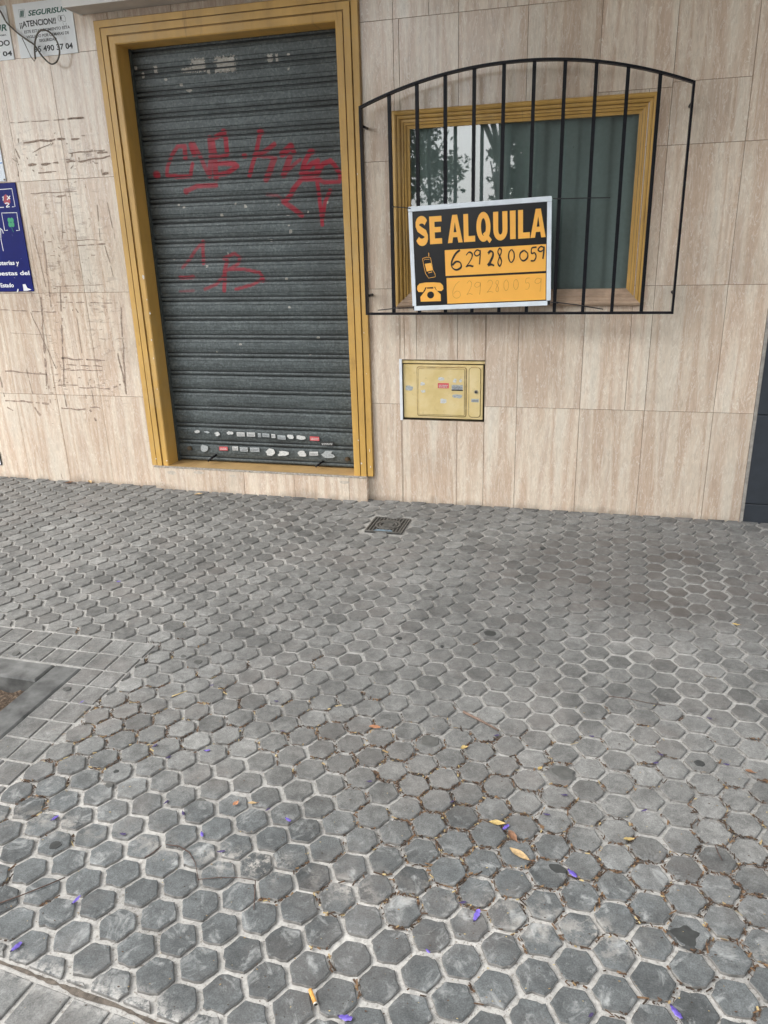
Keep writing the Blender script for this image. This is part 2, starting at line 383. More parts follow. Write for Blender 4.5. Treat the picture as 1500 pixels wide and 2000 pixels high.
for j in range(-90, 60):
    for i in range(-160, 160):
        c = O + A1*i + A2*j
        if not (-4.6 < c.x < 2.3 and -3.95 < c.y < .06): continue
        key = ((i + (j >> 1))//4, j//4)
        if key not in sjit: sjit[key] = (rh.gauss(0, .0018), rh.gauss(0, .0018), rh.gauss(0, .0009))
        sx, sy, sz = sjit[key]
        if in_rect(c.x, c.y, MH, .02): continue
        rj = RH*(1+rh.gauss(0, .012))
        poly = []
        for k in range(6):
            a0 = math.radians(60*k+1.1); a1 = math.radians(60*(k+1)+1.1)
            p = (c.x+sx+rj*math.cos(a0), c.y+sy+rj*math.sin(a0)); q = (c.x+sx+rj*math.cos(a1), c.y+sy+rj*math.sin(a1))
            for t in (.06, .35, .65, .94):
                w = .0007 if c.y > -1.5 else .0011
                ch_ = rh.uniform(.03, .10) if rh.random() < .012 else 0.0
                xx, yy = p[0]+(q[0]-p[0])*t+rh.gauss(0, w), p[1]+(q[1]-p[1])*t+rh.gauss(0, w)
                poly.append((xx+(c.x-xx)*ch_, yy+(c.y-yy)*ch_))
        g0 = .007
        # border of square tiles round the tree pit
        if c.x < SQX+.06 and c.y < SQY+.06 and not (c.y < -3.4):
            if c.x-SQX > (c.y-SQY): poly = clip_poly(poly, 1, 0, -SQX-g0)
            else: poly = clip_poly(poly, 0, 1, -SQY-g0)
        poly = clip_poly(poly, .0965, 1, 3.0+.0965*1.174-.007)
        poly = clip_poly(poly, 0, -1, -.004)
        if len(poly) < 3: continue
        ar = abs(sum(poly[k-1][0]*poly[k][1]-poly[k][0]*poly[k-1][1] for k in range(len(poly))))/2
        if ar < 1.5e-4: continue
        HEXC.append((c.x+sx, c.y+sy))
        slab(poly, sz+rh.gauss(0, .0006)-(.003 if rh.random() < .03 else 0), rh.random(), (rh.gauss(0, .007), rh.gauss(0, .007)))
# square tiles: two rows round the pit
TW, TH = .0915, .1005
for a in range(0, 24):
    for b in range(0, 18):
        if a >= 2 and b >= 2: continue
        x1 = SQX-a*TW; x0 = x1-TW; y1 = SQY-b*TH; y0 = y1-TH
        if y1 < -3.3 or x1 < -3.7: continue
        q = .0058; j_ = lambda: rh.gauss(0, .0008)
        slab([(x0+q+j_(), y0+q+j_()), (x1-q+j_(), y0+q+j_()), (x1-q+j_(), y1-q+j_()), (x0+q+j_(), y1-q+j_())], -.003+rh.gauss(0, .0006), .3+.6*rh.random(), (rh.gauss(0, .004), rh.gauss(0, .004)), .003, 4)
# square tiles nearer the street
pr_ = None
for k in range(260):                         # dirt packed in the joint along the street-side row
    x = -2.0+k*.013; h = max(.0008, .0045+.001*(x+1.2)+.006*noise.noise(Vector((x*9, 0, 0)))+.006*noise.noise(Vector((x*45, 3, 0)))); yc = NEAR(x)-.004+.004*noise.noise(Vector((x*11, 5, 0)))
    if pr_: pv.face([(pr_[0], pr_[1], gz(pr_[1])-.0055), (x, yc-h, gz(yc)-.0055), (x, yc+h, gz(yc)-.0055), (pr_[0], pr_[2], gz(pr_[1])-.0055)], 3)
    pr_ = (x, yc-h, yc+h)
ux = Vector((1, -.0965)).normalized(); uy = Vector((-ux.y, ux.x))
p0 = Vector((-1.174, -3.0))
for a in range(-12, 30):
    for b in range(0, 9):
        q = .0062; o_ = p0 + ux*(a*.1+.012) - uy*(b*.1+.012)
        pts = [o_+ux*q-uy*q, o_+ux*(.1-q)-uy*q, o_+ux*(.1-q)-uy*(.1-q), o_+ux*q-uy*(.1-q)]
        if in_rect(o_.x+.05, o_.y-.05, PIT, .08) : continue
        slab([(p.x+rh.gauss(0, .0008), p.y+rh.gauss(0, .0008)) for p in reversed(pts)], -.002+rh.gauss(0, .0007), .4+.5*rh.random(), (rh.gauss(0, .004), rh.gauss(0, .004)), .003, 4)
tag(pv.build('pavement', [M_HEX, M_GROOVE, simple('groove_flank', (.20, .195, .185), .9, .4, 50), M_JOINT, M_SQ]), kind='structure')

kb = MB()
KW = .107
def kerb_stone(x0, x1, y0, y1):
    n = len(kb.v); kb.box(x0, x1, y0, y1, -.16, -.001, 0, 0, .006)
    kb.v[n:] = [(x, y, z+gz(y)) for x, y, z in kb.v[n:]]
kerb_stone(PITX-KW, PITX, -2.78, PITY); kerb_stone(PITX-KW, PITX, PIT[2], -2.79)
kerb_stone(PIT[0]+KW, PITX-KW-.006, PITY-KW, PITY); kerb_stone(PIT[0], PIT[0]+KW-.006, PIT[2], PITY); kerb_stone(PIT[0]+KW, PITX-KW-.006, PIT[2], PIT[2]+KW)
M_KERB = simple('kerb_concrete', (.115, .116, .113), .9, .5, 16, 0, .8)
tag(kb.build('kerb', M_KERB), kind='structure')
M_SOIL = NT('pit_soil'); M_SOIL.base(M_SOIL.ramp(M_SOIL.noise(90, 8, .75), [(.35, (.03, .02, .013)), (.52, (.09, .062, .042)), (.62, (.22, .16, .11))])); M_SOIL.set(Roughness=1.0); M_SOIL.bump(M_SOIL.noise(60, 6), 1, .02); M_SOIL = M_SOIL.mat
sb = MB(); N = 40
hh = lambda x, y: gz(y)-.058+.02*noise.noise(Vector((x*9, y*9, 0)))+.012*noise.noise(Vector((x*31, y*31, 3)))
for i in range(N):
    for j in range(N):
        xs = [PIT[0]+.02+(PIT[1]-PIT[0]-.04)*k/N for k in (i, i+1)]; ys = [PIT[2]+.02+(PIT[3]-PIT[2]-.04)*k/N for k in (j, j+1)]
        sb.face([(xs[0], ys[0], hh(xs[0], ys[0])), (xs[1], ys[0], hh(xs[1], ys[0])), (xs[1], ys[1], hh(xs[1], ys[1])), (xs[0], ys[1], hh(xs[0], ys[1]))], smooth=True)
tag(sb.build('soil', M_SOIL, weld=True), kind='structure')

# ------------------------------------------------------------------ shop building
shop = tag(empty('shop_building', (-1.0, 0, 0)), 'shop front clad in pinkish travertine tiles with ochre door and window frames', 'building')
class Off:                                     # parts are modelled in place; parenting keeps them there
    pass
def part(mb, name, mats, parent, weld=False):
    o = mb.build(name, mats, None, weld); o.parent = parent; o.matrix_parent_inverse = parent_inv(parent); return o
def parent_inv(p):
    m = Matrix.Identity(4); q = p; chain = []
    while q: chain.append(q); q = q.parent
    for q in reversed(chain):
        m = m @ (q.matrix_parent_inverse if q.parent else Matrix.Identity(4)) @ Matrix.LocRotScale(q.location, q.rotation_euler, q.scale)
    return m.inverted()

WX0, WX1 = -5.6, .7409
holes = [(-2.5, -1.235, -1, 2.415), (-.985, .145, 1.075, 1.93), (-1.006, -.560, .466, .788)]
wl = MB(); rt = random.Random(11)
def tile(x0, x1, z0, z1, rnd):
    rects = [(x0, x1, z0, z1)]
    for hx0, hx1, hz0, hz1 in holes:
        nr = []
        for a0, a1, c0, c1 in rects:
            if a1 <= hx0 or a0 >= hx1 or c1 <= hz0 or c0 >= hz1: nr.append((a0, a1, c0, c1)); continue
            if a0 < hx0: nr.append((a0, hx0, c0, c1))
            if a1 > hx1: nr.append((hx1, a1, c0, c1))
            m0, m1 = max(a0, hx0), min(a1, hx1)
            if c0 < hz0: nr.append((m0, m1, c0, hz0))
            if c1 > hz1: nr.append((m0, m1, hz1, c1))
        rects = nr
    for a0, a1, c0, c1 in rects:
        b = .0012; y = rt.gauss(0, .0003)
        wl.face([(a0+b, y, c0+b), (a1-b, y, c0+b), (a1-b, y, c1-b), (a0+b, y, c1-b)], 0, rnd)
        for (p, q) in (((a0, c0), (a1, c0)), ((a1, c0), (a1, c1)), ((a1, c1), (a0, c1)), ((a0, c1), (a0, c0))):
            def ins(u): return (min(max(u[0], a0+b), a1-b), y, min(max(u[1], c0+b), c1-b))
            def bk(u): return (min(max(u[0], a0+b*.4), a1-b*.4), .004, min(max(u[1], c0+b*.4), c1-b*.4))
            wl.face([ins(p), ins(q), bk(q), bk(p)], 0, rnd)
rows = [(-.08, .5497), (.5497, 1.1492), (1.1492, 1.7502), (1.7502, 2.3469), (2.3469, 2.95), (2.95, 3.55), (3.55, 4.15)]
cols_r = [-1.240, -1.012, -.704, -.3915, -.0735, .2400, .5595, WX1]
cols_l = [WX0, -5.38, -5.065, -4.75, -4.435, -4.12, -3.805, -3.490, -3.187, -2.875, -2.44, -2.14, -1.82, -1.53, -1.240]
for ri, (z0, z1) in enumerate(rows):
    for k in range(len(cols_l)-1): tile(cols_l[k], cols_l[k+1], z0, z1, rt.random())
    for k in range(len(cols_r)-1):
        xa, xb = cols_r[k], cols_r[k+1]
        if ri == 1 and k in (1, 2):             # cut pieces round the meter cabinet
            if k == 1:
                for a, b_ in ((-1.012, -.92), (-.92, -.704)): tile(a, b_, z0, z1, rt.random())
            else:
                tile(-.704, -.555, z0, z1, rt.random()); tile(-.555, xb, z0, z1, rt.random())
        elif ri == 3 and k == 5: tile(xa, xb, z0, 2.0, rt.random())
        elif ri == 4 and k == 5: tile(xa, xb, 2.0, z1, rt.random())
        elif ri == 3 and k == 4: tile(xa, xb, z0, 1.981, rt.random())
        elif ri == 4 and k == 4: tile(xa, xb, 1.981, z1, rt.random())
        elif ri == 4 and k in (1, 2, 3):
            m_ = xa+.12+.05*k; tile(xa, m_, z0, z1, rt.random()); tile(m_, xb, z0, z1, rt.random())
        else: tile(xa, xb, z0, z1, rt.random())
# mortar bed behind the tiles (four-sided frames round the openings)
def bed(x0, x1, z0, z1): wl.face([(x0, .0035, z0), (x1, .0035, z0), (x1, .0035, z1), (x0, .0035, z1)], 1)
bed(WX0, -2.5, -.08, 4.15); bed(-2.5, -1.235, 2.415, 4.15); bed(-1.235, -1.006, -.08, 4.15)
bed(-1.006, WX1, -.08, .466); bed(-1.006, -.985, .788, 4.15); bed(-.560, WX1, .466, .788); bed(-.985, WX1, .788, 1.075); bed(-.985, WX1, 1.93, 4.15); bed(.145, WX1, 1.075, 1.93)
bed_side = [(WX1, 0, -.08), (WX1, .2, -.08), (WX1, .2, 4.15), (WX1, 0, 4.15)]
wl.face(bed_side, 1)
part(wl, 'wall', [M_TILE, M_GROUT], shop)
# the storey above and an unseen balcony slab, deepened to darken the upper wall
up = MB(); up.box(WX0, WX1, .01, 6, 4.16, 10); up.box(WX0, WX1, -1.3, .009, 2.80, 2.95)
part(up, 'balcony', simple('painted_render', (.52, .48, .42), .8, .1, 3), shop)
bk = MB(); bk.box(WX0, WX1, .5, .6, -.1, 4.1)
part(bk, 'back_wall', simple('dark_interior', (.05, .05, .05), .9), shop)

# marks: glue and scratches left of the door
M_GLUE = simple('old_glue', (.31, .235, .185), .85, .35, 90)
gm = MB(); rg = random.Random(5)
def stroke_wall(x0, z0, x1, z1, w, gap=.25, mb=gm, y=-.0012):
    L = math.hypot(x1-x0, z1-z0); n = max(2, int(L/.007)); dx, dz = (x1-x0)/L, (z1-z0)/L; s0 = rg.random()*50
    prev = None
    for i in range(n+1):
        t = i/n; x = x0+(x1-x0)*t; z = z0+(z1-z0)*t
        k = noise.noise(Vector((s0+t*L*22, 3, 0))); k2 = noise.noise(Vector((s0+t*L*70, 9, 1)))
        h = w*(.55+.8*k+.5*k2)*.5; o = w*.5*noise.noise(Vector((s0+t*L*14, 0, 7)))
        if h < w*gap*.5: prev = None; continue
        a = (x-dz*(h+o), y, z+dx*(h+o)); b = (x+dz*(h-o), y, z-dx*(h-o))
        if prev: mb.face([prev[0], prev[1], b, a])
        prev = (a, b)
def sw(px0, py0, px1, py1, w, gap=.25):
    a, b = W(px0, py0), W(px1, py1); stroke_wall(a.x, a.z, b.x, b.z, w*1.55, gap)
for q in [(46,279,108,272,.012),(112,272,160,271,.008),(20,240,165,231,.004),(122,232,163,229,.007),(55,323,114,318,.010),(130,318,170,313,.010),(130,300,205,293,.006),(190,300,210,297,.012),
          (190,340,212,338,.014),(100,280,60,300,.004),(36,320,36,345,.006),(30,290,38,310,.008),(24,310,32,316,.005),(75,338,110,335,.006),(170,313,215,305,.008),
          (10,724,92,732,.010),(10,782,70,786,.010),(70,786,96,789,.011),(120,797,168,800,.010),(176,795,199,798,.008),(105,752,152,752,.006),(155,757,215,759,.007),(222,757,236,750,.010),
          (118,560,125,752,.009),(80,580,92,760,.012),(236,600,246,770,.010),(52,720,64,770,.006),(0,735,9,775,.007),(176,745,184,790,.005),(125,765,130,795,.006),
          (120,700,205,704,.010),(130,712,200,716,.006),(120,722,200,724,.006),(85,470,100,600,.007),(62,440,90,560,.006),(110,590,230,592,.005),(100,560,200,556,.004),(120,470,200,468,.004),
          (14,795,26,802,.010),(68,795,79,812,.014),(176,800,188,822,.012),(60,610,110,720,.006),(150,620,160,690,.004),(205,480,222,540,.005),(210,395,225,470,.004),(190,400,196,470,.004),
          (60,378,150,374,.006),(110,384,130,382,.010),(120,385,122,470,.003),(150,480,215,476,.006),(230,690,244,750,.012),(120,925,122,935,.006),(0,605,110,610,.006),(20,650,100,655,.003)]:
    sw(*q)
for _ in range(130):
    px = rg.gauss(125, 58); py = rg.choice([rg.gauss(315, 25), rg.gauss(480, 70), rg.gauss(580, 30), rg.gauss(740, 30)])
    if not (22 < px < 222): continue
    if px < 78 and 358 < py < 580: continue
    if px < 22+ (py-280)*.1: continue
    p = W(px, py); ang = rg.choice([0, 0, math.pi/2, rg.random()*3]); L = .008+rg.random()*.022
    stroke_wall(p.x, p.z, p.x+L*math.cos(ang), p.z+L*math.sin(ang), .004+rg.random()*.006, .3, gm, -.0015-rg.random()*.0004)
part(gm, 'glue_marks', M_GLUE, shop)

# door step
st = MB(); sx = [-2.548, -1.958, -1.642, -1.312, -1.205]
for k in range(4): st.box(sx[k]+.0012, sx[k+1]-.0012, -.045, -.001, -.07, .134, 0, rt.random(), .004)
st.box(-2.54, -1.215, -.04, .2, -.07, .12, 1)
step = part(st, 'doorstep', [M_TILE, M_GROUT], shop)
tr = MB(); tr.box(-2.49, -1.245, -.030, .2, .121, .139, 0, 0, .002)
part(tr, 'tread', M_OCHRE_TREAD, step)
lip = MB(); pz = None
for k in range(121):                          # crumbling mortar lip along the edge of the step
    x = -2.545+1.338*k/120; n1 = noise.noise(Vector((x*24, 2, 0))); n2 = noise.noise(Vector((x*70, 7, 0)))
    q = (x, -.0475-.002*n2, .1335-.004*max(0, n1)-.002*n2, .1405+.002*n1, -.028)
    if pz:
        lip.face([(pz[0], pz[1], pz[2]), (q[0], q[1], q[2]), (q[0], q[1]+.001, q[3]), (pz[0], pz[1]+.001, pz[3])])
        lip.face([(pz[0], pz[1]+.001, pz[3]), (q[0], q[1]+.001, q[3]), (q[0], q[4], .1395), (pz[0], pz[4], .1395)])
        lip.face([(pz[0], pz[1], pz[2]), (q[0], q[1], q[2]), (q[0], -.044, q[2]), (pz[0], -.044, pz[2])])
    pz = q
part(lip, 'mortar_lip', simple('crumbling_mortar', (.33, .30, .26), .9, .4, 70), step)
M_PATCH = simple('filler_patch', (.50, .44, .37), .85, .2, 60)
for px, py, w, h in ((335,923,.030,.012),(388,923,.034,.009),(455,930,.022,.008),(673,942,.030,.008)):
    p = W(px, py, .046); mb = MB(); s0 = rg.random()*9
    mb.face([(p.x+w*math.cos(R(18*k))*(1+.3*noise.noise(Vector((s0, k*.6, 0)))), -.0462, p.z+h*math.sin(R(18*k))*(1+.4*noise.noise(Vector((s0, 4, k*.6))))) for k in range(20)]); part(mb, 'filler_patch', M_PATCH, step)

# door frame: fluted boards mitred round the opening
def moulding(prof, x0, x1, z0, z1, name, mat, parent, bottom=False, sides=('l', 't', 'r')):
    """prof: list of (inward offset from the outer edge, y)"""
    mb = MB()
    for (o0, y0), (o1, y1) in zip(prof[:-1], prof[1:]):
        gA = 0.0 if abs(o1-o0) > .0045 or max(y0, y1) > .05 else .75
        n0 = len(mb.a)
        if 'l' in sides: mb.face([(x0+o0, y0, z0+(o0 if bottom else 0)), (x0+o1, y1, z0+(o1 if bottom else 0)), (x0+o1, y1, z1-o1), (x0+o0, y0, z1-o0)])
        if 'r' in sides: mb.face([(x1-o0, y0, z0+(o0 if bottom else 0)), (x1-o1, y1, z0+(o1 if bottom else 0)), (x1-o1, y1, z1-o1), (x1-o0, y0, z1-o0)])
        if 't' in sides: mb.face([(x0+o0, y0, z1-o0), (x0+o1, y1, z1-o1), (x1-o1, y1, z1-o1), (x1-o0, y0, z1-o0)])
        if 'b' in sides: mb.face([(x0+o0, y0, z0+o0), (x0+o1, y1, z0+o1), (x1-o1, y1, z0+o1), (x1-o0, y0, z0+o0)])
        for q in range(n0, len(mb.a)): mb.a[q] = gA
    return part(mb, name, mat, parent)
def gv(o, y, w=.003, d=.007): return [(o-w, y), (o-w*.4, y+d), (o+w*.4, y+d), (o+w, y)]
prof = [(0, -.001), (0, -.019), (.003, -.022)] + gv(.036, -.022) + [(.036+.004, -.026)] + gv(.074, -.026) + [(.078, -.022), (.109, -.022), (.114, -.017), (.114, .16)]
moulding(prof, -2.572, -1.172, .139, 2.472, 'door_frame', M_OCHRE, shop)

M_CHIP = simple('bare_plaster', (.66, .62, .56), .85, .15, 60)
def chips(lst, dep, parent):
    for px, py, w, h in lst:
        p = W(px, py, dep); s0 = rg.random()*50; mb = MB()
        pts = []
        for i in range(12):
            a = 2*math.pi*i/12; r = .8+.6*noise.noise(Vector((math.cos(a)*1.5+s0, math.sin(a)*1.5, 0)))
            pts.append((p.x+w*.0014*math.cos(a)*r, -dep-.0008, p.z+h*.0014*math.sin(a)*r))
        mb.face(pts); part(mb, 'paint_chip', M_CHIP, parent)
dframe = next(o for o in shop.children if o.name == 'door_frame')
chips([(280,541,5,13),(293,612,3,6),(287,585,2,5),(296,664,3,5),(300,700,2,6),(307,760,2,4),(706,905,5,5),(700,860,3,3),(716,730,2,2),(711,650,2,3),(722,880,2,7),(724,912,2,5),(305,896,4,3),(326,900,5,3),(698,340,2,4)], .026, dframe)
# rolling shutter with sprayed scrawl
SY = .104; SX0, SX1, SZ0, SZ1 = -2.47, -1.262, .146, 2.5
strokes = []
def Z6(x, y): return (270+.27333*x, 230+.27333*y)
def spray(pts, w, op=1.0):
    P = [W(*Z6(*p), -SY) for p in pts]; strokes.append(([(p.x, p.z) for p in P], w, op))
spray([(132,408),(138,408)], .0135); spray([(335,205),(285,205),(240,270),(212,350),(207,412)], .007, .8); spray([(207,412),(290,420),(375,416),(390,330)], .007, .85)
spray([(335,205),(337,290)], .009, .8); spray([(380,195),(400,260)], .010, .9); spray([(400,190),(450,290),(505,410)], .008, .7); spray([(510,145),(522,250),(512,415)], .009, .75)
spray([(530,165),(545,260),(558,430)], .011, .8); spray([(555,140),(605,108),(628,150),(636,255)], .009, .9); spray([(610,105),(608,110)], .012); spray([(636,265),(560,290)], .008, .8)
spray([(560,328),(690,328),(712,345),(640,392),(560,412)], .008, .85); spray([(345,525),(420,490),(560,484)], .008, .75); spray([(345,525),(346,526)], .011, .8)
spray([(758,272),(762,272)], .009, .9)
spray([(873,100),(876,102)], .012); spray([(873,105),(855,200),(832,290),(795,415)], .008, .85); spray([(975,190),(900,245),(830,272)], .008, .8); spray([(832,268),(960,285),(985,290)], .006, .7)
spray([(972,300),(945,370),(915,440)], .011, .75); spray([(1092,205),(1030,260)], .012, .9); spray([(1090,205),(1112,245)], .009, .9); spray([(1085,285),(1040,408)], .011, .8); spray([(1035,410),(1120,330),(1160,300)], .006, .7)
spray([(1232,242),(1240,242)], .011, .9); spray([(1225,250),(1190,320),(1165,405)], .009, .9); spray([(1175,395),(1240,330),(1285,310),(1275,400),(1180,405)], .009, .95)
spray([(1285,400),(1320,330),(1375,308),(1405,340),(1440,400)], .008, .9); spray([(1180,440),(1290,440),(1330,462),(1440,458),(1445,405)], .007, .85)
spray([(1160,450),(1110,510),(1085,560),(1045,600)], .009, .85); spray([(1040,600),(1110,648),(1170,698)], .009, .8); spray([(920,550),(990,550),(1040,595)], .005, .45)
spray([(1280,450),(1298,590),(1318,765)], .007, .9); spray([(1370,520),(1338,600),(1316,720)], .007, .85)
spray([(465,885),(410,950),(370,1010),(320,1070)], .006, .6); spray([(465,885),(467,1040)], .007, .7)
spray([(300,1140),(350,1142),(395,1136)], .007, .65); spray([(635,1020),(620,1100),(617,1235)], .008, .75); spray([(612,1005),(690,968),(728,1000),(715,1045),(620,1100)], .006, .65)
spray([(620,1085),(760,1083),(870,1105),(895,1148),(820,1192),(700,1225)], .006, .7); spray([(885,1140),(892,1160)], .008, .9); spray([(610,1130),(560,1190),(480,1225)], .006, .65); spray([(300,1240),(400,1235)], .005, .35)
papers = []
for cx, cy, w, h in [(480,235,90,70),(665,228,130,80),(190,265,25,42),(105,305,20,30),(970,190,35,45),(1095,165,22,16),(365,370,20,16),(1015,185,16,40),(550,275,20,30),(400,270,70,26),(55,258,18,26),(600,270,16,26),(1095,262,14,14),(420,410,40,14),(260,335,20,14)]:
    p = W(250+.28667*cx, 60+.28667*cy, -SY); papers.append((p.x, p.z, w*.28667/345*.5, h*.28667/345*.5))
for px, py in [(434,421),(565,440),(446,496),(545,400),(460,398),(602,415),(360,405),(340,506),(563,420),(568,452),(530,470),(622,660),(606,693),(424,688),(473,690),(470,672),(405,520),(566,600),(560,545),(350,400),(640,395),(480,403)]:
    p = W(px, py, -SY); papers.append((p.x, p.z, .004+rg.random()*.006, .003+rg.random()*.008))
PITCHZ = .1045
profile = [(0.0, .008), (.0035, .008), (.0055, -.001), (.013, -.0028), (.0205, -.001), (.0225, .0075), (.026, .0075), (.028, -.0005), (.045, -.0032), (.0465, -.0018), (.0485, -.0042), (.066, -.005), (.083, -.0042), (.0855, -.0018), (.0875, -.0034), (.101, -.001)]
zs = []; z = SZ0
while z < SZ1:
    for a, d in profile: zs.append((z+a, d, a))
    z += PITCHZ
zz = []
for (z0, d0, a0), (z1, d1, a1) in zip(zs[:-1], zs[1:]):
    zz.append((z0, d0, a0))
    n = int((z1-z0)/.0055)
    for k in range(1, n): zz.append((z0+(z1-z0)*k/n, d0+(d1-d0)*k/n, a0+(z1-z0)*k/n))
NX = 300
vx = [SX0+(SX1-SX0)*i/NX for i in range(NX+1)]
verts = []; spr = []; pap = []; drk = []
def seg_d(px, pz, a, b):
    ax, az = a; bx, bz = b; dx, dz = bx-ax, bz-az; L = dx*dx+dz*dz
    t = 0 if L == 0 else max(0, min(1, ((px-ax)*dx+(pz-az)*dz)/L)); return math.hypot(px-ax-t*dx, pz-az-t*dz)
sbb = [(min(p[0] for p in s[0])-.03, max(p[0] for p in s[0])+.03, min(p[1] for p in s[0])-.03, max(p[1] for p in s[0])+.03, s) for s in strokes]
for z, d, a in zz:
    act = [b for b in sbb if b[2] < z < b[3]]; actp = [p for p in papers if abs(z-p[1]) < p[3]*1.8]
    gr = .85 if d > .006 else (.35 if -.002 <= d <= .0 else 0.0)  # grooves and creases of the slats coloured darker
    for x in vx:
        bow = .0012*noise.noise(Vector((x*2.2, z*9, 0)))
        verts.append((x, SY+d+bow, z)); s = 0.0
        for x0, x1, z0, z1, (pts, w, op) in act:
            if x0 < x < x1:
                dd = min(seg_d(x, z, pts[k], pts[k+1]) for k in range(len(pts)-1))
                s = max(s, min(1, op*1.12)*max(0, min(1, (w*1.7-dd)/(w*.5))))
        if s and d > .003: s *= .25
        spr.append(s); p_ = 0.0
        for cx, cz, hw, hh_ in actp:
            e = max(abs(x-cx)/hw, abs(z-cz)/hh_); p_ = max(p_, 1.0-.5*e)
        pap.append(p_ if d < .003 else 0); drk.append(gr*(.7+.5*noise.noise(Vector((x*6, z*3, 5)))) + .30*max(0, noise.noise(Vector((x*3.1, z*1.3, 8)))+.1))
faces = [(r*(NX+1)+i, r*(NX+1)+i+1, (r+1)*(NX+1)+i+1, (r+1)*(NX+1)+i) for r in range(len(zz)-1) for i in range(NX)]
me = bpy.data.meshes.new('rolling_shutter'); me.from_pydata(verts, [], faces); me.materials.append(M_SHUT)
for nme, data in (('spray', spr), ('paper', pap), ('darkening', drk)):
    me.attributes.new(nme, 'FLOAT', 'POINT').data.foreach_set('value', data)
shutter = bpy.data.objects.new('rolling_shutter', me); col.objects.link(shutter)
shutter.parent = shop; shutter.matrix_parent_inverse = parent_inv(shop)
for xg in (-2.4565, -1.2875):
    mb = MB(); mb.box(xg, xg+.010, SY-.016, SY+.03, .14, 2.36, 0, 0, .001); part(mb, 'guide_rail', M_RAIL, shutter)
# stickers, locks and pins along the foot
M_STW = simple('torn_white_paper', (.55, .56, .55), .6, .25, 180); M_STG = simple('grey_paper', (.36, .39, .40), .6, .3, 160)
M_STR = simple('red_sticker', (.60, .09, .10), .5, .3, 200); M_STK = simple('black_sticker', (.02, .02, .02), .5, .3, 100); M_INK = simple('grey_ink', (.16, .16, .17), .6, .3, 90)
def Z8(x, y): return W(280+.30667*x, 820+.30667*y, -SY+.0135)
def sticker(cx, cy, w, h, kind, torn=False, parent=shutter, conv=Z8, k=.00089, yy=None, tilt=0.0):
    p = conv(cx, cy); hw, hh_ = w*k/2, h*k/2; mb = MB(); y = p.y if yy is None else yy
    def q(u, v, dy=0): return (p.x+u*hw, y-dy, p.z+v*hh_+tilt*u*hw)
    if torn:
        pts = []; n = 14; s0 = rg.random()*99
        for i in range(n):
            a = 2*math.pi*i/n; r = .75+.55*noise.noise(Vector((math.cos(a)*1.4+s0, math.sin(a)*1.4, s0)))
            pts.append(q(max(-1, min(1, 1.2*math.cos(a)*r)), max(-1, min(1, 1.3*math.sin(a)*r))))
        mb.face(pts, 0)
    else: mb.face([q(-1, -1), q(1, -1), q(1, 1), q(-1, 1)], 0)
    if not torn:
        ink = 1
        for r_ in range(2):
            u = -.8
            while u < .75:
                l = .06+rg.random()*.22; mb.face([q(u, .1-.62*r_-.12, .0006), q(min(.85, u+l), .1-.62*r_-.12, .0006), q(min(.85, u+l), .1-.62*r_+.22, .0006), q(u, .1-.62*r_+.22, .0006)], 1); u += l+.07
    m0 = {'w': M_STW, 'g': M_STG, 'r': M_STR, 'k': M_STK}[kind]
    return part(mb, 'sticker', [m0, M_STW if kind in 'rk' else M_INK], parent)
for a in [(345,75,52,24,'w',1),(405,78,42,18,'g',1),(470,90,42,30,'w',1),(550,85,54,30,'w',1),(620,92,58,28,'w',0),(685,93,58,28,'w',0),(740,97,22,26,'g',0),(780,98,50,24,'g',0),(828,103,28,26,'w',0),(880,112,56,28,'g',0),(935,108,52,28,'w',1),(1000,112,72,32,'w',1),(1090,120,64,28,'r',0),(1172,152,96,26,'k',0),
          (385,180,62,52,'g',1),(510,183,62,26,'r',0),(585,182,42,28,'w',0),(640,188,58,30,'g',0),(710,190,66,30,'g',0),(810,205,80,50,'w',1),(895,214,110,36,'w',1),(1010,215,60,40,'w',1),(1085,215,60,26,'w',0),(1170,220,110,48,'g',1)]:
    sticker(a[0], a[1], a[2], a[3], a[4], a[5], tilt=rg.gauss(0, .04))
M_LOCK = simple('rusty_brass', (.12, .09, .06), .45, .4, 80, .6)
for cx, cy in ((295, 180), (1298, 250)):
    p = Z8(cx, cy); mb = MB(); mb.tube([(p.x, p.y+.006, p.z), (p.x, p.y-.006, p.z)], .0135, 18); mb.tube([(p.x, p.y-.006, p.z), (p.x, p.y-.010, p.z)], .0075, 14)
    part(mb, 'lock', M_LOCK, shutter)
for (ax, ay), (bx, by) in (((465, 222), (412, 262)), ((1145, 265), (1098, 298))):
    a = W(280+.30667*ax, 820+.30667*ay, -SY+.004); b = W(280+.30667*bx, 820+.30667*by, -.035); b.z = max(b.z, .147)
    mb = MB(); mb.tube([a, b], .006, 10); part(mb, 'bolt_pin', M_BLACK, shutter)

# window: moulded frame, pane, curtain
win = tag(empty('window', (-.42, 0, 1.5))); win.parent = shop; win.matrix_parent_inverse = parent_inv(shop)
wp = [(0, -.001), (0, -.012), (.006, -.020), (.014, -.022), (.020, -.017), (.024, -.010), (.030, -.010), (.036, -.006), (.040, .004), (.050, .004), (.052, .010), (.062, .012), (.064, .020), (.078, .022), (.078, .05)]
moulding(wp, -1.024, .188, 1.058, 1.966, 'window_frame', M_OCHRE, win, True, ('l', 't', 'r'))
wb = MB()
moulding(wp, -1.024, .188, 1.058, 1.966, 'sill', M_SILL, win, True, ('b',))
t = NT('window_glass'); t.t.nodes.remove(t.b)
gl = t.n('ShaderNodeBsdfGlossy'); gl.inputs['Roughness'].default_value = .015; tp = t.n('ShaderNodeBsdfTransparent'); tp.inputs['Color'].default_value = (.82, .90, .88, 1)
fr = t.n('ShaderNodeFresnel'); fr.inputs['IOR'].default_value = 1.5
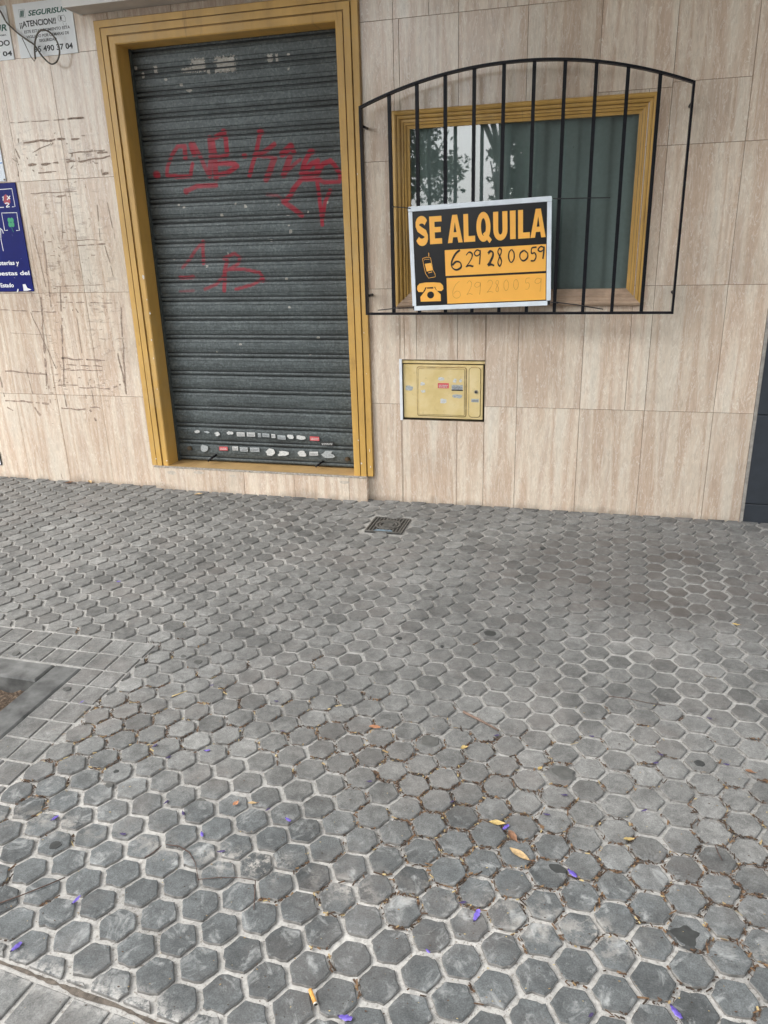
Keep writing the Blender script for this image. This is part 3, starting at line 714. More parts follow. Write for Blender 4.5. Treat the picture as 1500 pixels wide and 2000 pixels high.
fac = t.math('MULTIPLY', fr.outputs[0], 3.9, True)          # four glass-air faces of a double pane
wv = t.n('ShaderNodeBump'); wv.inputs['Strength'].default_value = .03; wv.inputs['Distance'].default_value = .01; t.link(t.noise(3, 1), wv.inputs['Height']); t.link(wv.outputs[0], gl.inputs['Normal'])
ms = t.n('ShaderNodeMixShader'); t.link(fac, ms.inputs[0]); t.link(tp.outputs[0], ms.inputs[1]); t.link(gl.outputs[0], ms.inputs[2])
df = t.n('ShaderNodeBsdfDiffuse'); df.inputs['Color'].default_value = (.7, .7, .68, 1)
ms2 = t.n('ShaderNodeMixShader'); spk = t.math('MULTIPLY', t.ramp(t.noise(38, 4, .65), [(.70, 0.0), (.73, 1.0)]), t.ramp(t.noise(5.5, 2), [(.5, 0.0), (.58, .75)]))
t.link(spk, ms2.inputs[0]); t.link(ms.outputs[0], ms2.inputs[1]); t.link(df.outputs[0], ms2.inputs[2]); t.link(ms2.outputs[0], t.out.inputs['Surface'])
pn = MB(); pn.face([(-.96, .030, 1.12), (.125, .030, 1.12), (.125, .030, 1.90), (-.96, .030, 1.90)])
part(pn, 'pane', t.mat, win)
cu = MB(); n = 260; pr = None
for i in range(n+1):
    x = -1.0+1.2*i/n; y = .062+.009*math.tanh(2.2*math.sin(x*2*math.pi/.155+.6*math.sin(x*5)))+.003*math.sin(x*60)
    if pr: cu.face([(pr[0], pr[1], 1.05), (x, y, 1.05), (x, y, 1.95), (pr[0], pr[1], 1.95)], smooth=True)
    pr = (x, y)
M_CURT = simple('grey_green_curtain', (.255, .285, .28), .8, .06, 60)
part(cu, 'curtain', M_CURT, win, weld=True)

# ------------------------------------------------------------------ window grille
BD = .10
gr = tag(empty('window_grille', (-.42, -BD, 1.03)), 'black iron window grille with vertical bars and an arched top', 'window grille')
ax0, ax1, zb, zs_ = -1.152, .318, 1.034, 1.978
def arch(x):
    u = (x-(ax0+ax1)/2)/((ax1-ax0)/2); 
    return zs_ + .135*(1-abs(u)**2.05)
fm = MB(); fw, fd = .007, .016
path = [(ax0, zb)] + [(ax0, zs_)] + [(ax0+(ax1-ax0)*k/36, arch(ax0+(ax1-ax0)*k/36)) for k in range(1, 36)] + [(ax1, zs_), (ax1, zb)]
def strip(mb, path, w, y0, y1, closed):
    n = len(path); L = []
    for i in range(n):
        a = Vector(path[i-1] if (closed or i) else path[i]); b = Vector(path[i]); c = Vector(path[(i+1) % n] if (closed or i < n-1) else path[i])
        d1 = (b-a).normalized() if (b-a).length else None; d2 = (c-b).normalized() if (c-b).length else None
        if d1 is None: d1 = d2
        if d2 is None: d2 = d1
        n1 = Vector((-d1.y, d1.x)); n2 = Vector((-d2.y, d2.x)); m = (n1+n2).normalized(); k = 1/max(.4, m.dot(n1))
        L.append((b+m*w/2*k, b-m*w/2*k))
    for i in range(n if closed else n-1):
        j = (i+1) % n; o0, i0 = L[i]; o1, i1 = L[j]
        V = lambda p, y: (p.x, y, p.y)
        mb.face([V(o0, y0), V(o1, y0), V(i1, y0), V(i0, y0)]); mb.face([V(o0, y1), V(o1, y1), V(i1, y1), V(i0, y1)])
        mb.face([V(o0, y0), V(o1, y0), V(o1, y1), V(o0, y1)]); mb.face([V(i0, y0), V(i1, y0), V(i1, y1), V(i0, y1)])
strip(fm, path, .010, -BD-fd, -BD+fd, True)
part(fm, 'frame', M_BLACK, gr)
for k in range(10):
    x = -1.0115+.1325*k; mb = MB(); mb.box(x-.0078, x+.0078, -BD-.0078, -BD+.0078, zb+.004, arch(x)-.004)
    part(mb, 'bar', M_BLACK, gr)
for x, z in ((ax0, 1.9), (ax1, 1.9), (ax0, 1.12), (ax1, 1.12)):
    mb = MB(); mb.tube([(x, -BD+fd, z), (x, -.001, z)], .007, 8); part(mb, 'wall_fixing', M_BLACK, gr)

# ------------------------------------------------------------------ to-let sign
SC = Vector((-.578, -.128, 1.303)); SA = .033; SWD, SHT = .668, .478
sign = tag(empty('rent_sign', SC, (0, -SA, 0)), 'black and orange SE ALQUILA board with a handwritten telephone number, tied to the grille', 'sign')
SMI = (Matrix.Translation(SC) @ Matrix.Rotation(-SA, 4, 'Y')).inverted()
def lp(mb, name, mats, parent=sign): return mb.build(name, mats, parent)
M_SIGNK = simple('glossy_black_print', (.012, .012, .013), .28, .2, 12, 0, .05); M_SIGNO = simple('orange_print', (.93, .47, .085), .35, .04, 8, 0, 0)
M_EDGE = simple('white_edge_tape', (.74, .80, .86), .3, .06, 20); M_PEN = simple('marker_ink', (.02, .018, .016), .5, .5, 120); M_PENCIL = simple('pencil_line', (.50, .25, .05), .6, .2, 60)
mb = MB(); mb.box(-SWD/2, SWD/2, 0, .004, -SHT/2, SHT/2); lp(mb, 'panel', M_SIGNK)
for x0, x1, z0, z1 in ((-SWD/2-.003, SWD/2+.003, SHT/2-.020, SHT/2+.003), (-SWD/2+.005, SWD/2-.012, -SHT/2-.003, -SHT/2+.019), (-SWD/2-.003, -SWD/2+.016, -SHT/2+.0195, SHT/2-.0205), (SWD/2-.017, SWD/2+.003, -SHT/2+.0195, SHT/2-.0205)):
    mb = MB(); mb.box(x0, x1, -.003, .007, z0, z1, 0, 0, .002); lp(mb, 'edge_strip', M_EDGE)
def SZ(zx, zy):
    p = SMI @ W(780+.21333*zx, 370+.21333*zy, .13); return (p.x, p.z)
def curve_mesh(name, splines, mat, parent, y, depth=.0):
    cu_ = bpy.data.curves.new(name, 'CURVE'); cu_.dimensions = '2D'; cu_.fill_mode = 'BOTH' if depth else 'FRONT'; cu_.extrude = depth
    for pts in splines:
        s = cu_.splines.new('POLY'); s.points.add(len(pts)-1); s.use_cyclic_u = True
        for q, (x, z) in zip(s.points, pts): q.co = (x, z, 0, 1)
    return curve_obj_to_mesh(cu_, name, mat, parent, y)
def curve_obj_to_mesh(cu_, name, mat, parent, y, rot=0.0, origin=(0, 0), world=False):
    tmp = bpy.data.objects.new('tmp', cu_); col.objects.link(tmp); bpy.context.view_layer.update()
    me = bpy.data.meshes.new_from_object(tmp.evaluated_get(bpy.context.evaluated_depsgraph_get()))
    bpy.data.objects.remove(tmp); bpy.data.curves.remove(cu_)
    c_, s_ = math.cos(rot), math.sin(rot)
    for v in me.vertices:
        x, z = v.co.x, v.co.y; v.co = (origin[0]+x*c_-z*s_, y-v.co.z, origin[1]+x*s_+z*c_)
    me.materials.clear(); me.materials.append(mat); me.name = name
    o = bpy.data.objects.new(name, me); col.objects.link(o); o.parent = parent
    if world: o.matrix_parent_inverse = parent_inv(parent)
    return o
def stroke_poly(path, w):
    P = [Vector(p) for p in path]; L = []; Rr = []
    for i, p in enumerate(P):
        d = (P[min(i+1, len(P)-1)]-P[max(0, i-1)]).normalized(); n_ = Vector((-d.y, d.x)); L.append(p+n_*w/2); Rr.append(p-n_*w/2)
    return [tuple(p) for p in L]+[tuple(p) for p in reversed(Rr)]
def arc(cx, cy, rx, ry, a0, a1, n=16): return [(cx+rx*math.cos(R(a0+(a1-a0)*k/n)), cy+ry*math.sin(R(a0+(a1-a0)*k/n))) for k in range(n+1)]
LET = {
 'E': [[(0,0),(1,0),(1,.2),(.42,.2),(.42,.42),(.92,.42),(.92,.61),(.42,.61),(.42,.8),(1,.8),(1,1),(0,1)]],
 'L': [[(0,0),(1,0),(1,.21),(.42,.21),(.42,1),(0,1)]], 'I': [[(0,0),(1,0),(1,1),(0,1)]],
 'A': [[(0,0),(.30,0),(.36,.2),(.65,.2),(.71,0),(1,0),(.67,1),(.34,1)], [(.41,.38),(.60,.38),(.505,.74)]],
 'U': [[(0,1)]+arc(.5,.36,.5,.38,180,360)+[(1,1),(.64,1)]+list(reversed(arc(.5,.36,.15,.17,180,360)))+[(.36,1)]],
 'Q': [arc(.47,.5,.47,.53,0,360,36)[:-1], arc(.47,.5,.165,.31,0,360,24)[:-1]],
 'S': [stroke_poly(arc(.5,.735,.335,.175,15,180,10)[:-1]+[(.17,.70),(.24,.60),(.5,.50),(.76,.41),(.83,.30)]+arc(.5,.275,.335,.185,0,-168,12)[1:], .27)],
}
def letter(ch, zx0, zx1, zyb, zyt, y=-.0022):
    xa = SZ(zx0, zyb)[0]; xb = SZ(zx1, zyb)[0]; z0, z1 = -.0095+.064, -.0095+.064+.1235
    return [[(xa+(xb-xa)*u, z0+(z1-z0)*v) for u, v in sp] for sp in LET[ch]]
lz0 = SZ(640, 480)[1]; lz1 = SZ(640, 222)[1]
def letters(seq):
    for ch, a, b in seq:
        xa, xb = SZ(a, 360)[0], SZ(b, 360)[0]
        curve_mesh('letter', [[(xa+(xb-xa)*u, lz0+(lz1-lz0)*v) for u, v in sp] for sp in LET[ch]], M_SIGNO, sign, -.0015)
        if ch == 'Q': curve_mesh('letter_tail', [[(xa+(xb-xa)*u, lz0+(lz1-lz0)*v) for u, v in ((.42,.25),(.60,.34),(1.02,.03),(.86,-.09))]], M_SIGNO, sign, -.0017)
letters([('S',145,264),('E',276,388),('A',440,577),('L',588,692),('Q',705,843),('U',860,990),('I',1013,1065),('L',1087,1195),('A',1200,1340)])
def rect_s(zx0, zx1, z0, z1, name):
    xa, xb = SZ(zx0, 700)[0], SZ(zx1, 700)[0]; mb = MB(); mb.face([(xa, -.0015, z0), (xb, -.0015, z0), (xb, -.0015, z1), (xa, -.0015, z1)]); return lp(mb, name, M_SIGNO), xa, xb
zA1, zA0 = SZ(420, 556)[1], SZ(425, 793)[1]; zB1, zB0 = SZ(428, 812)[1], SZ(430, 1047)[1]
rect_s(420, 1342, zA0, zA1, 'number_field'); rect_s(428, 1342, zB0, zB1, 'number_field')
DIG = {'6': [[(.85,1),(.45,.8),(.15,.45),(.15,.15),(.5,0),(.9,.12),(.85,.36),(.5,.42),(.18,.25)]],
 '2': [[(.15,.82),(.5,1),(.85,.85),(.75,.55),(.3,.15),(.1,.02),(.5,.08),(.95,.0)]],
 '9': [[(.85,.9),(.45,.98),(.15,.75),(.4,.58),(.8,.7),(.88,.95),(.85,.5),(.75,0)]],
 '8': [[(.8,.92),(.45,1),(.2,.8),(.5,.55),(.8,.25),(.5,0),(.18,.2),(.45,.5),(.75,.75),(.8,.92)]],
 '0': [[(.5,1),(.15,.75),(.12,.3),(.45,0),(.85,.25),(.88,.7),(.55,1)]],
 '5': [[(.9,1),(.3,.95),(.25,.58),(.65,.6),(.85,.35),(.6,.05),(.15,.05)]],
 '7': [[(.1,.85),(.5,.95),(.9,1),(.75,.5),(.6,0)]]}
def smooth_path(p, n=5):
    out = []
    for i in range(len(p)-1):
        a, b, c, d = (Vector(p[max(0, i-1)]), Vector(p[i]), Vector(p[i+1]), Vector(p[min(len(p)-1, i+2)]))
        for k in range(n):
            t_ = k/n; out.append(.5*((2*b)+(c-a)*t_+(2*a-5*b+4*c-d)*t_*t_+(3*b-a-3*c+d)*t_**3))
    out.append(Vector(p[-1])); return out
def ribbon(mb, path, w, y, m=0, wob=.3):
    P = [Vector(p) for p in path]; prev = None; s0 = rg.random()*40
    for i, p in enumerate(P):
        d = (P[min(i+1, len(P)-1)]-P[max(0, i-1)])
        d = d.normalized() if d.length else Vector((1, 0)); n_ = Vector((-d.y, d.x)); ww = w*(1+wob*noise.noise(Vector((s0+i*.35, 0, 0))))
        a, b = p+n_*ww/2, p-n_*ww/2; yy = y-i*1e-5
        if prev: mb.face([(prev[0].x, prev[2], prev[0].y), (prev[1].x, prev[2], prev[1].y), (b.x, yy, b.y), (a.x, yy, a.y)], m)
        prev = (a, b, yy)
def number(cells, w, mat, name, passes):
    for ch, x0, x1, yb, yt in cells:
        mb = MB()
        for k in range(passes):
            o = rg.gauss(0, .0018) if k else 0; o2 = rg.gauss(0, .0018) if k else 0
            xa, za = SZ(x0, yb); xb, zb_ = SZ(x1, yt)
            for st_ in DIG[ch]: ribbon(mb, smooth_path([(xa+o+(xb-xa)*u, za+o2+(zb_-za)*v) for u, v in st_]), w, -.0019-.0004*k)
        lp(mb, name, mat)
number([('6',468,572,742,556),('2',606,680,706,568),('9',678,750,690,552),('2',808,870,696,560),('8',892,945,702,536),('0',995,1058,670,548),('0',1095,1185,655,555),('5',1192,1262,662,530),('9',1262,1336,638,520)], .0042, M_PEN, 'handwritten_digit', 3)
number([('6',480,562,998,840),('2',612,670,965,835),('9',678,752,965,845),('2',795,862,945,828),('8',875,918,940,830),('0',952,1005,928,825),('0',1040,1095,918,820),('5',1145,1200,918,810),('9',1228,1308,938,808)], .0016, M_PENCIL, 'pencilled_digit', 1)
def spoly(zpts): return [SZ(*p) for p in zpts]
curve_mesh('telephone_mark', [spoly([(162,915),(165,885),(185,862),(240,852),(320,850),(375,855),(400,880),(403,912),(385,930),(345,928),(330,900),(328,892),(318,892),(332,915),(378,960),(380,1022),(196,1028),(192,985),(235,930),(250,895),(238,896),(232,912),(215,940),(175,940)]),
            [SZ(286+32*math.cos(R(k*18)), 966+32*math.sin(R(k*18))) for k in range(20)], spoly([(252,897),(310,893),(310,908),(253,908)])], M_SIGNO, sign, -.0015)
mb = MB()
def zr(pts, w, m=0): ribbon(mb, [SZ(*p) for p in pts], w, -.0016, m, 0)
zr([(212,632),(222,690),(240,770),(268,812),(330,800),(325,770),(305,735),(298,690),(285,625),(250,620),(212,632)], .0022)
zr([(270,615),(268,580)], .003); zr([(265,765),(300,755)], .003); zr([(225,650),(232,640),(275,640)], .0016)
q = spoly([(232,682),(290,672),(305,740),(250,752)]); mb.face([(x, -.0015, z) for x, z in q])
lp(mb, 'mobile_phone_mark', M_SIGNO)

# cable ties holding the board
tiegroup = 'black cable ties holding the rent sign'
def tie(pts, name, label, loop):
    o = tag(empty(name, pts[0]), label, 'cable tie', tiegroup)
    mb = MB(); mb.tube(pts, .0026, 6); a = part(mb, 'strap', M_TIE, o)
    mb = MB(); p = Vector(loop); mb.box(p.x-.006, p.x+.006, p.y-.005, p.y+.005, p.z-.004, p.z+.004, 0, 0, .001); part(mb, 'head', M_TIE, o)
p1, p2 = W(768, 404, .115), W(802, 407, .133); tie([p2, (p1+p2)/2+Vector((0, -.004, .001)), p1], 'cable_tie', 'short black cable tie at the upper left corner of the rent sign', p1)
p1, p2 = W(1080, 388, .133), W(1192, 386, .15); tie([p1, W(1100, 388, .125), W(1140, 387, .135), p2], 'cable_tie', 'long black cable tie sticking out right of the rent sign at its top', W(1092, 388, .122))
p1, p2 = W(738, 606, .14), W(808, 601, .133); tie([p2, W(775, 602, .12), p1], 'cable_tie', 'black cable tie pointing left from the bottom left corner of the rent sign', W(771, 602, .119))
p1, p2 = W(1075, 590, .133), W(1178, 604, .16); tie([p1, W(1092, 591, .122), W(1130, 596, .135), p2], 'cable_tie', 'black cable tie drooping right from the bottom right corner of the rent sign', W(1088, 591, .122))

# ------------------------------------------------------------------ meter cabinet
cab = tag(empty('meter_cabinet', (-.785, 0, .468)), 'faded yellow utility cabinet door set in the wall below the window', 'utility cabinet')
t = NT('faded_yellow_plastic'); n = t.noise(7, 7, .6, .4); c = t.ramp(n, [(.3, (.58, .44, .18)), (.5, (.66, .52, .25)), (.7, (.72, .60, .34))])
c = t.mix(t.ramp(t.noise(30, 7, .7), [(.58, 0.0), (.75, .5)]), c, (.30, .21, .09)); t.base(c); t.set(Roughness=.5); t.bump(t.noise(20, 5), .25, .002); M_CAB = t.mat
cx0, cx1, cz0, cz1 = -1.006, -.560, .466, .788
fb = MB()
fb.face([(cx0, 0, cz0), (cx1, 0, cz0), (cx1, .05, cz0), (cx0, .05, cz0)]); fb.face([(cx0, 0, cz1), (cx1, 0, cz1), (cx1, .05, cz1), (cx0, .05, cz1)])
fb.face([(cx1, 0, cz0), (cx1, 0, cz1), (cx1, .05, cz1), (cx1, .05, cz0)]); fb.face([(cx0, 0, cz0), (cx0, 0, cz1), (cx0, .05, cz1), (cx0, .05, cz0)])
fb.face([(cx0, .05, cz0), (cx1, .05, cz0), (cx1, .05, cz1), (cx0, .05, cz1)])
part(fb, 'frame', simple('dark_recess', (.10, .08, .05), .8), cab)
es = MB(); es.box(cx0-.009, cx0+.005, -.0035, .006, cz0-.004, cz1+.004, 0, 0, .001); part(es, 'edge_strip', M_WHITE, cab)
tb = MB(); tb.box(cx0+.006, cx1-.002, .006, .03, cz1-.020, cz1-.004, 0, 0, .002); part(tb, 'top_rail', M_CAB, cab)
db = MB(); dx0, dx1, dz0, dz1 = cx0+.010, cx1-.010, cz0+.008, cz1-.026
db.box(dx0, dx1, .010, .03, dz0, dz1, 0, 0, .003)
door = part(db, 'door', M_CAB, cab)
em = MB()
def rr(x0, x1, z0, z1, r, y, n=5):
    pts = []
    for cx, cz, a in ((x1-r, z1-r, 0), (x0+r, z1-r, 90), (x0+r, z0+r, 180), (x1-r, z0+r, 270)):
        for k in range(n+1): pts.append((cx+r*math.cos(R(a+90*k/n)), y, cz+r*math.sin(R(a+90*k/n))))
    return pts
ex0, ex1 = dx0+(dx1-dx0)*.17, dx0+(dx1-dx0)*.80
def raised(x0, x1, z0, z1, r, y0, y1, ins):
    a = rr(x0, x1, z0, z1, r, y0); b = rr(x0+ins, x1-ins, z0+ins, z1-ins, r*.8, y1)
    for i in range(len(a)): em.face([a[i], a[(i+1) % len(a)], b[(i+1) % len(b)], b[i]], 1)
    em.face(b)
raised(ex0, ex1, dz0+.012, dz1-.010, .012, .010, .005, .005)
raised(ex0+.009, ex1-.009, dz0+.021, dz1-.019, .006, .005, .0025, .003)
raised(ex1+.010, dx1-.010, dz0+.012, dz1-.010, .018, .010, .0065, .004)
part(em, 'embossing', [M_CAB, simple('grimy_yellow', (.30, .21, .085), .6, .4, 50)], door)
def ZC(x, y): return W(750+.146667*x, 680+.146667*y, -.002)
p = ZC(1225, 583); lk = MB(); lk.tube([(p.x, .006, p.z), (p.x, .001, p.z)], .0095, 18); lk.tube([(p.x, .001, p.z), (p.x, -.0015, p.z)], .0045, 12, 1)
part(lk, 'lock', [simple('steel_ring', (.35, .33, .30), .35, .2, 60, .7), M_STK], door)
for a in [(790,500,150,70,'r',0),(975,525,150,70,'g',0),(760,410,90,50,'w',1),(940,435,60,60,'w',1),(1025,435,50,50,'w',1),(510,475,70,50,'w',1),(525,575,70,45,'w',1),(795,705,130,70,'w',1),(985,640,150,60,'g',1),(1210,700,100,45,'g',0),(330,535,110,70,'g',1)]:
    inner = 430 < a[0] < 1090
    sticker(*a[:5], torn=a[5], parent=door, conv=ZC, k=.146667/372, yy=(.0018 if inner else (.0058 if a[0] > 1090 else .0095)))
kx = MB(); p = ZC(975, 560); kx.face([(p.x-.030, .0008, p.z-.003), (p.x+.030, .0008, p.z-.003), (p.x+.030, .0008, p.z+.003), (p.x-.030, .0008, p.z+.003)])
part(kx, 'sticker', M_STK, door)

# ------------------------------------------------------------------ drain cover
dc = tag(empty('drain_cover', ((MH[0]+MH[1])/2, (MH[2]+MH[3])/2, gz(-.37))), 'small square cast iron drain cover set in the hexagonal paving', 'drain cover')
M_IRON = simple('cast_iron', (.12, .118, .11), .55, .4, 60, .3); M_IROND = simple('dark_iron', (.035, .033, .03), .8, .4, 60); M_BLUEW = simple('worn_blue_paint', (.13, .19, .24), .6, .4, 60)
mb = MB(); x0, x1, y0, y1 = MH; zc = gz(-.37)
mb.box(x0, x1, y0, y1, zc-.03, zc-.003)
part(mb, 'plate', M_IROND, dc)  # recessed plate coloured darker than the raised relief
mb = MB(); cxm, cym = (x0+x1)/2, (y0+y1)/2
for (a0, a1, b0, b1) in ((x0, x1, y0, y0+.007), (x0, x1, y1-.007, y1), (x0, x0+.007, y0+.0075, y1-.0075), (x1-.007, x1, y0+.0075, y1-.0075)): mb.box(a0, a1, b0, b1, zc-.0028, zc+.002)
for k in range(10):
    x = x0+.016+k*.0175
    h = math.sqrt(max(0, .071**2-(x+.003-cxm)**2)) if abs(x+.003-cxm) < .071 else 0
    for (b0, b1) in (((y0+.012, cym-h), (cym+h, y1-.012)) if h else ((y0+.012, y1-.012),)):
        if b1-b0 > .006: mb.box(x, x+.006, b0, b1, zc-.0028, zc+.0015)
def ring(r0, r1, h, n=32, sx=1):
    for k in range(n):
        a, b = 2*math.pi*k/n, 2*math.pi*(k+1)/n
        P = lambda r, t_, z: (cxm+r*math.cos(t_), cym+r*math.sin(t_), z)
        mb.face([P(r0, a, zc+h), P(r1, a, zc+h), P(r1, b, zc+h), P(r0, b, zc+h)]); mb.face([P(r1, a, zc-.003), P(r1, b, zc-.003), P(r1, b, zc+h), P(r1, a, zc+h)]); mb.face([P(r0, a, zc-.003), P(r0, b, zc-.003), P(r0, b, zc+h), P(r0, a, zc+h)])
ring(.056, .067, .0022); ring(.040, .048, .0022)
for k in range(3): mb.box(cxm-.026, cxm+.026, cym-.022+k*.018, cym-.012+k*.018, zc-.0028, zc+.0012)
part(mb, 'relief', M_IRON, dc)
mb = MB(); mb.face([(cxm-.055, y0+.004, zc+.0026), (cxm+.05, y0+.004, zc+.0026), (cxm+.04, y0+.024, zc+.0026), (cxm-.035, y0+.026, zc+.0026)]); part(mb, 'blue_paint_mark', M_BLUEW, dc)

# ------------------------------------------------------------------ box sign over the door
bx = tag(empty('fascia_box', (-1.6, -.07, 2.5)), 'white projecting box along the wall above the ochre door frame', 'sign box')
mb = MB(); mb.box(-2.645, .3, -.155, -.150, 2.505, 2.79, 0, 0, .001); mb.box(-2.645, -2.640, -.1495, -.001, 2.505, 2.79); part(mb, 'fascia', simple('white_enamel', (.75, .75, .73), .4, .06, 6), bx)
mb = MB(); mb.box(-2.639, .3, -.149, -.001, 2.508, 2.516); part(mb, 'soffit', simple('grey_beige_soffit', (.42, .38, .34), .8, .2, 6), bx)  # underside coloured greyer than the white fascia

# ------------------------------------------------------------------ text helper
def text(s, x, z, h, mat, parent, y, align='LEFT', bold=0.0, sx=1.0, shear=0.0, name='lettering', rot=0.0):
    cu_ = bpy.data.curves.new(name, 'FONT'); cu_.body = s; cu_.size = 1.0; cu_.align_x = align; cu_.offset = bold; cu_.shear = shear; cu_.resolution_u = 4
    cu_.fill_mode = 'FRONT'
    o = curve_obj_to_mesh(cu_, name, mat, parent, 0)
    zs2 = [v.co.z for v in o.data.vertices]
    k = h/.73
    c_, s_ = math.cos(rot), math.sin(rot)
    for v in o.data.vertices:
        a, b = v.co.x*k*sx, v.co.z*k; v.co = (x+a*c_-b*s_, y, z+a*s_+b*c_)
    o.matrix_parent_inverse = parent_inv(parent); return o
def fit_text(s, x0, x1, z, h, mat, parent, y, bold=0.0, shear=0.0, name='lettering'):
    o = text(s, 0, z, h, mat, parent, y, 'LEFT', bold, 1, shear, name)
    xs = [v.co.x for v in o.data.vertices]; a, b = min(xs), max(xs)
    for v in o.data.vertices: v.co.x = x0+(v.co.x-a)*(x1-x0)/(b-a)
    return o

# ------------------------------------------------------------------ security plates
M_PLATE = NT('enamel_plate'); M_PLATE.base(M_PLATE.mix(M_PLATE.ramp(M_PLATE.noise(16, 7, .7), [(.56, 0.0), (.72, .45)]), (.74, .77, .79), (.46, .44, .40))); M_PLATE.set(Roughness=.35); M_PLATE = M_PLATE.mat
M_TXT = simple('black_print', (.025, .028, .03), .5, .3, 90); M_TXTG = simple('green_print', (.015, .10, .075), .5, .3, 60); M_TXTL = simple('worn_print', (.07, .075, .08), .5, .4, 140)
def plate(x0, x1, z0, z1, label, corner=False):
    e = tag(empty('security_sign', ((x0+x1)/2, -.004, z0)), label, 'sign', 'white security company plates')
    y0_, y1_ = -.006, -.0015
    pts = [(x0, z0), (x1, z0), (x1, z1-.052), (x1-.028, z1-.035), (x1-.05, z1-.020), (x1-.062, z1), (x0, z1)] if corner else [(x0, z0), (x1, z0), (x1, z1), (x0, z1)]
    mb = MB(); n_ = len(pts); mb.face([(a, y0_, b) for a, b in pts]); mb.face([(a, y1_, b) for a, b in pts])
    for i in range(n_):
        j = (i+1) % n_; mb.face([(pts[i][0], y0_, pts[i][1]), (pts[j][0], y0_, pts[j][1]), (pts[j][0], y1_, pts[j][1]), (pts[i][0], y1_, pts[i][1])])
    part(mb, 'panel', M_PLATE, e); return e
YT = -.0066
pa = plate(-3.043, -2.692, 2.344, 2.59, 'white ATENCION security plate with a small camera drawing, its corner chipped', True)
def Z1(x, y): return W(x*.2, y*.2, .006)
fit_text('SEGURISUR', Z1(270, 110).x, Z1(270, 110).x+.232, 2.531, .024, M_TXTG, pa, YT, .028, .25)
fit_text('\u00a1\u00a1ATENCION!!', Z1(190, 270).x+.004, Z1(550, 230).x, 2.484, .027, M_TXT, pa, YT, .028)
fit_text('ESTE ESTABLECIMIENTO ESTA', Z1(235, 360).x+.006, Z1(690, 310).x, 2.455, .0135, M_TXTL, pa, YT, .02)
fit_text('VIGILADO POR CAMARAS DE', Z1(260, 400).x+.004, Z1(680, 360).x, 2.431, .0135, M_TXTL, pa, YT, .02)
fit_text('SEGURIDAD', Z1(385, 430).x+.002, Z1(550, 410).x+.006, 2.409, .0135, M_TXT, pa, YT, .02)
fit_text('95 490 37 04', Z1(330, 510).x+.006, Z1(715, 470).x, 2.366, .026, M_TXT, pa, YT, .028)
mb = MB()
def outline(mb, pts, w, y, m=0): ribbon(mb, pts, w, y, m, 0)
lx, lz = Z1(215, 130).x, 2.545
outline(mb, [(lx-.018, lz-.018), (lx+.019, lz-.018), (lx+.019, lz+.018), (lx-.018, lz+.018), (lx-.018, lz-.018)], .0012, YT)
for dxx in (-.005, .007): outline(mb, [(lx+dxx-.008, lz-.013), (lx+dxx-.001, lz-.013), (lx+dxx+.005, lz+.012), (lx+dxx-.002, lz+.012), (lx+dxx-.008, lz-.013)], .004, YT-.0003)
part(mb, 'logo_mark', M_TXTG, pa)
mb = MB(); hx, hz = Z1(585, 178).x, Z1(585, 178).z
outline(mb, arc(hx, hz, .011, .013, 0, 360, 18), .0016, YT); outline(mb, [(hx+.008, hz+.010), (hx+.026, hz+.012), (hx+.034, hz-.004), (hx+.030, hz-.018), (hx+.006, hz-.011)], .0016, YT); outline(mb, [(hx+.014, hz-.018), (hx+.018, hz-.034), (hx+.028, hz-.038), (hx+.034, hz-.024)], .0014, YT)
mb.face([(hx+.001, YT-.0004, hz-.009), (hx+.009, YT-.0004, hz-.006), (hx+.009, YT-.0004, hz+.006), (hx+.001, YT-.0004, hz+.009)])
part(mb, 'camera_drawing', M_TXT, pa)
pb = plate(-3.43, -3.084, 2.344, 2.59, 'white security plate at the left edge of the photo, beside the ATENCION plate')
fit_text('SEGURISUR', -3.40, -3.098, 2.478, .030, M_TXTG, pb, YT, .028, .2); fit_text('CONECTADO', -3.40, -3.095, 2.410, .026, M_TXT, pb, YT, .028); fit_text('CON CENTRAL DE ALARMA', -3.38, -3.108, 2.455, .008, M_TXTL, pb, YT, .01)
fit_text('95 490 37 04', -3.40, -3.092, 2.363, .022, M_TXT, pb, YT, .028)
# looped cable
cb = MB()
cpts = [W(x*.2, y*.2, d) for x, y, d in [(-60,30,.02),(10,120,.02),(60,215,.02),(130,285,.02),(200,345,.025),(270,395,.03),(335,440,.035),(390,520,.04),(440,580,.05),(500,625,.055),(550,605,.055),(578,540,.05),(578,470,.05),(545,385,.05),(490,320,.048),(430,292,.046),(380,310,.044),(350,370,.042),(338,450,.04),(340,530,.038),(345,575,.036)]]
cpts2 = []
for i in range(len(cpts)-1):
    a, b, c_, d_ = cpts[max(0, i-1)], cpts[i], cpts[i+1], cpts[min(len(cpts)-1, i+2)]
    for k in range(4):
        u = k/4; cpts2.append(.5*((2*b)+(c_-a)*u+(2*a-5*b+4*c_-d_)*u*u+(3*b-a-3*c_+d_)*u**3))
cpts2.append(cpts[-1])
cb.tube(cpts2, .0042, 8)
cb.tube([W(215*.2, 370*.2, .03), W(262*.2, 470*.2, .03), W(305*.2, 560*.2, .03), W(335*.2, 597*.2, .032), W(350*.2, 560*.2, .034)], .0022, 6)
tag(cb.build('cable', simple('grey_brown_cable', (.10, .085, .065), .5, .3, 50)), 'loose grey cable coiled in a loop in front of the ATENCION plate', 'cable')

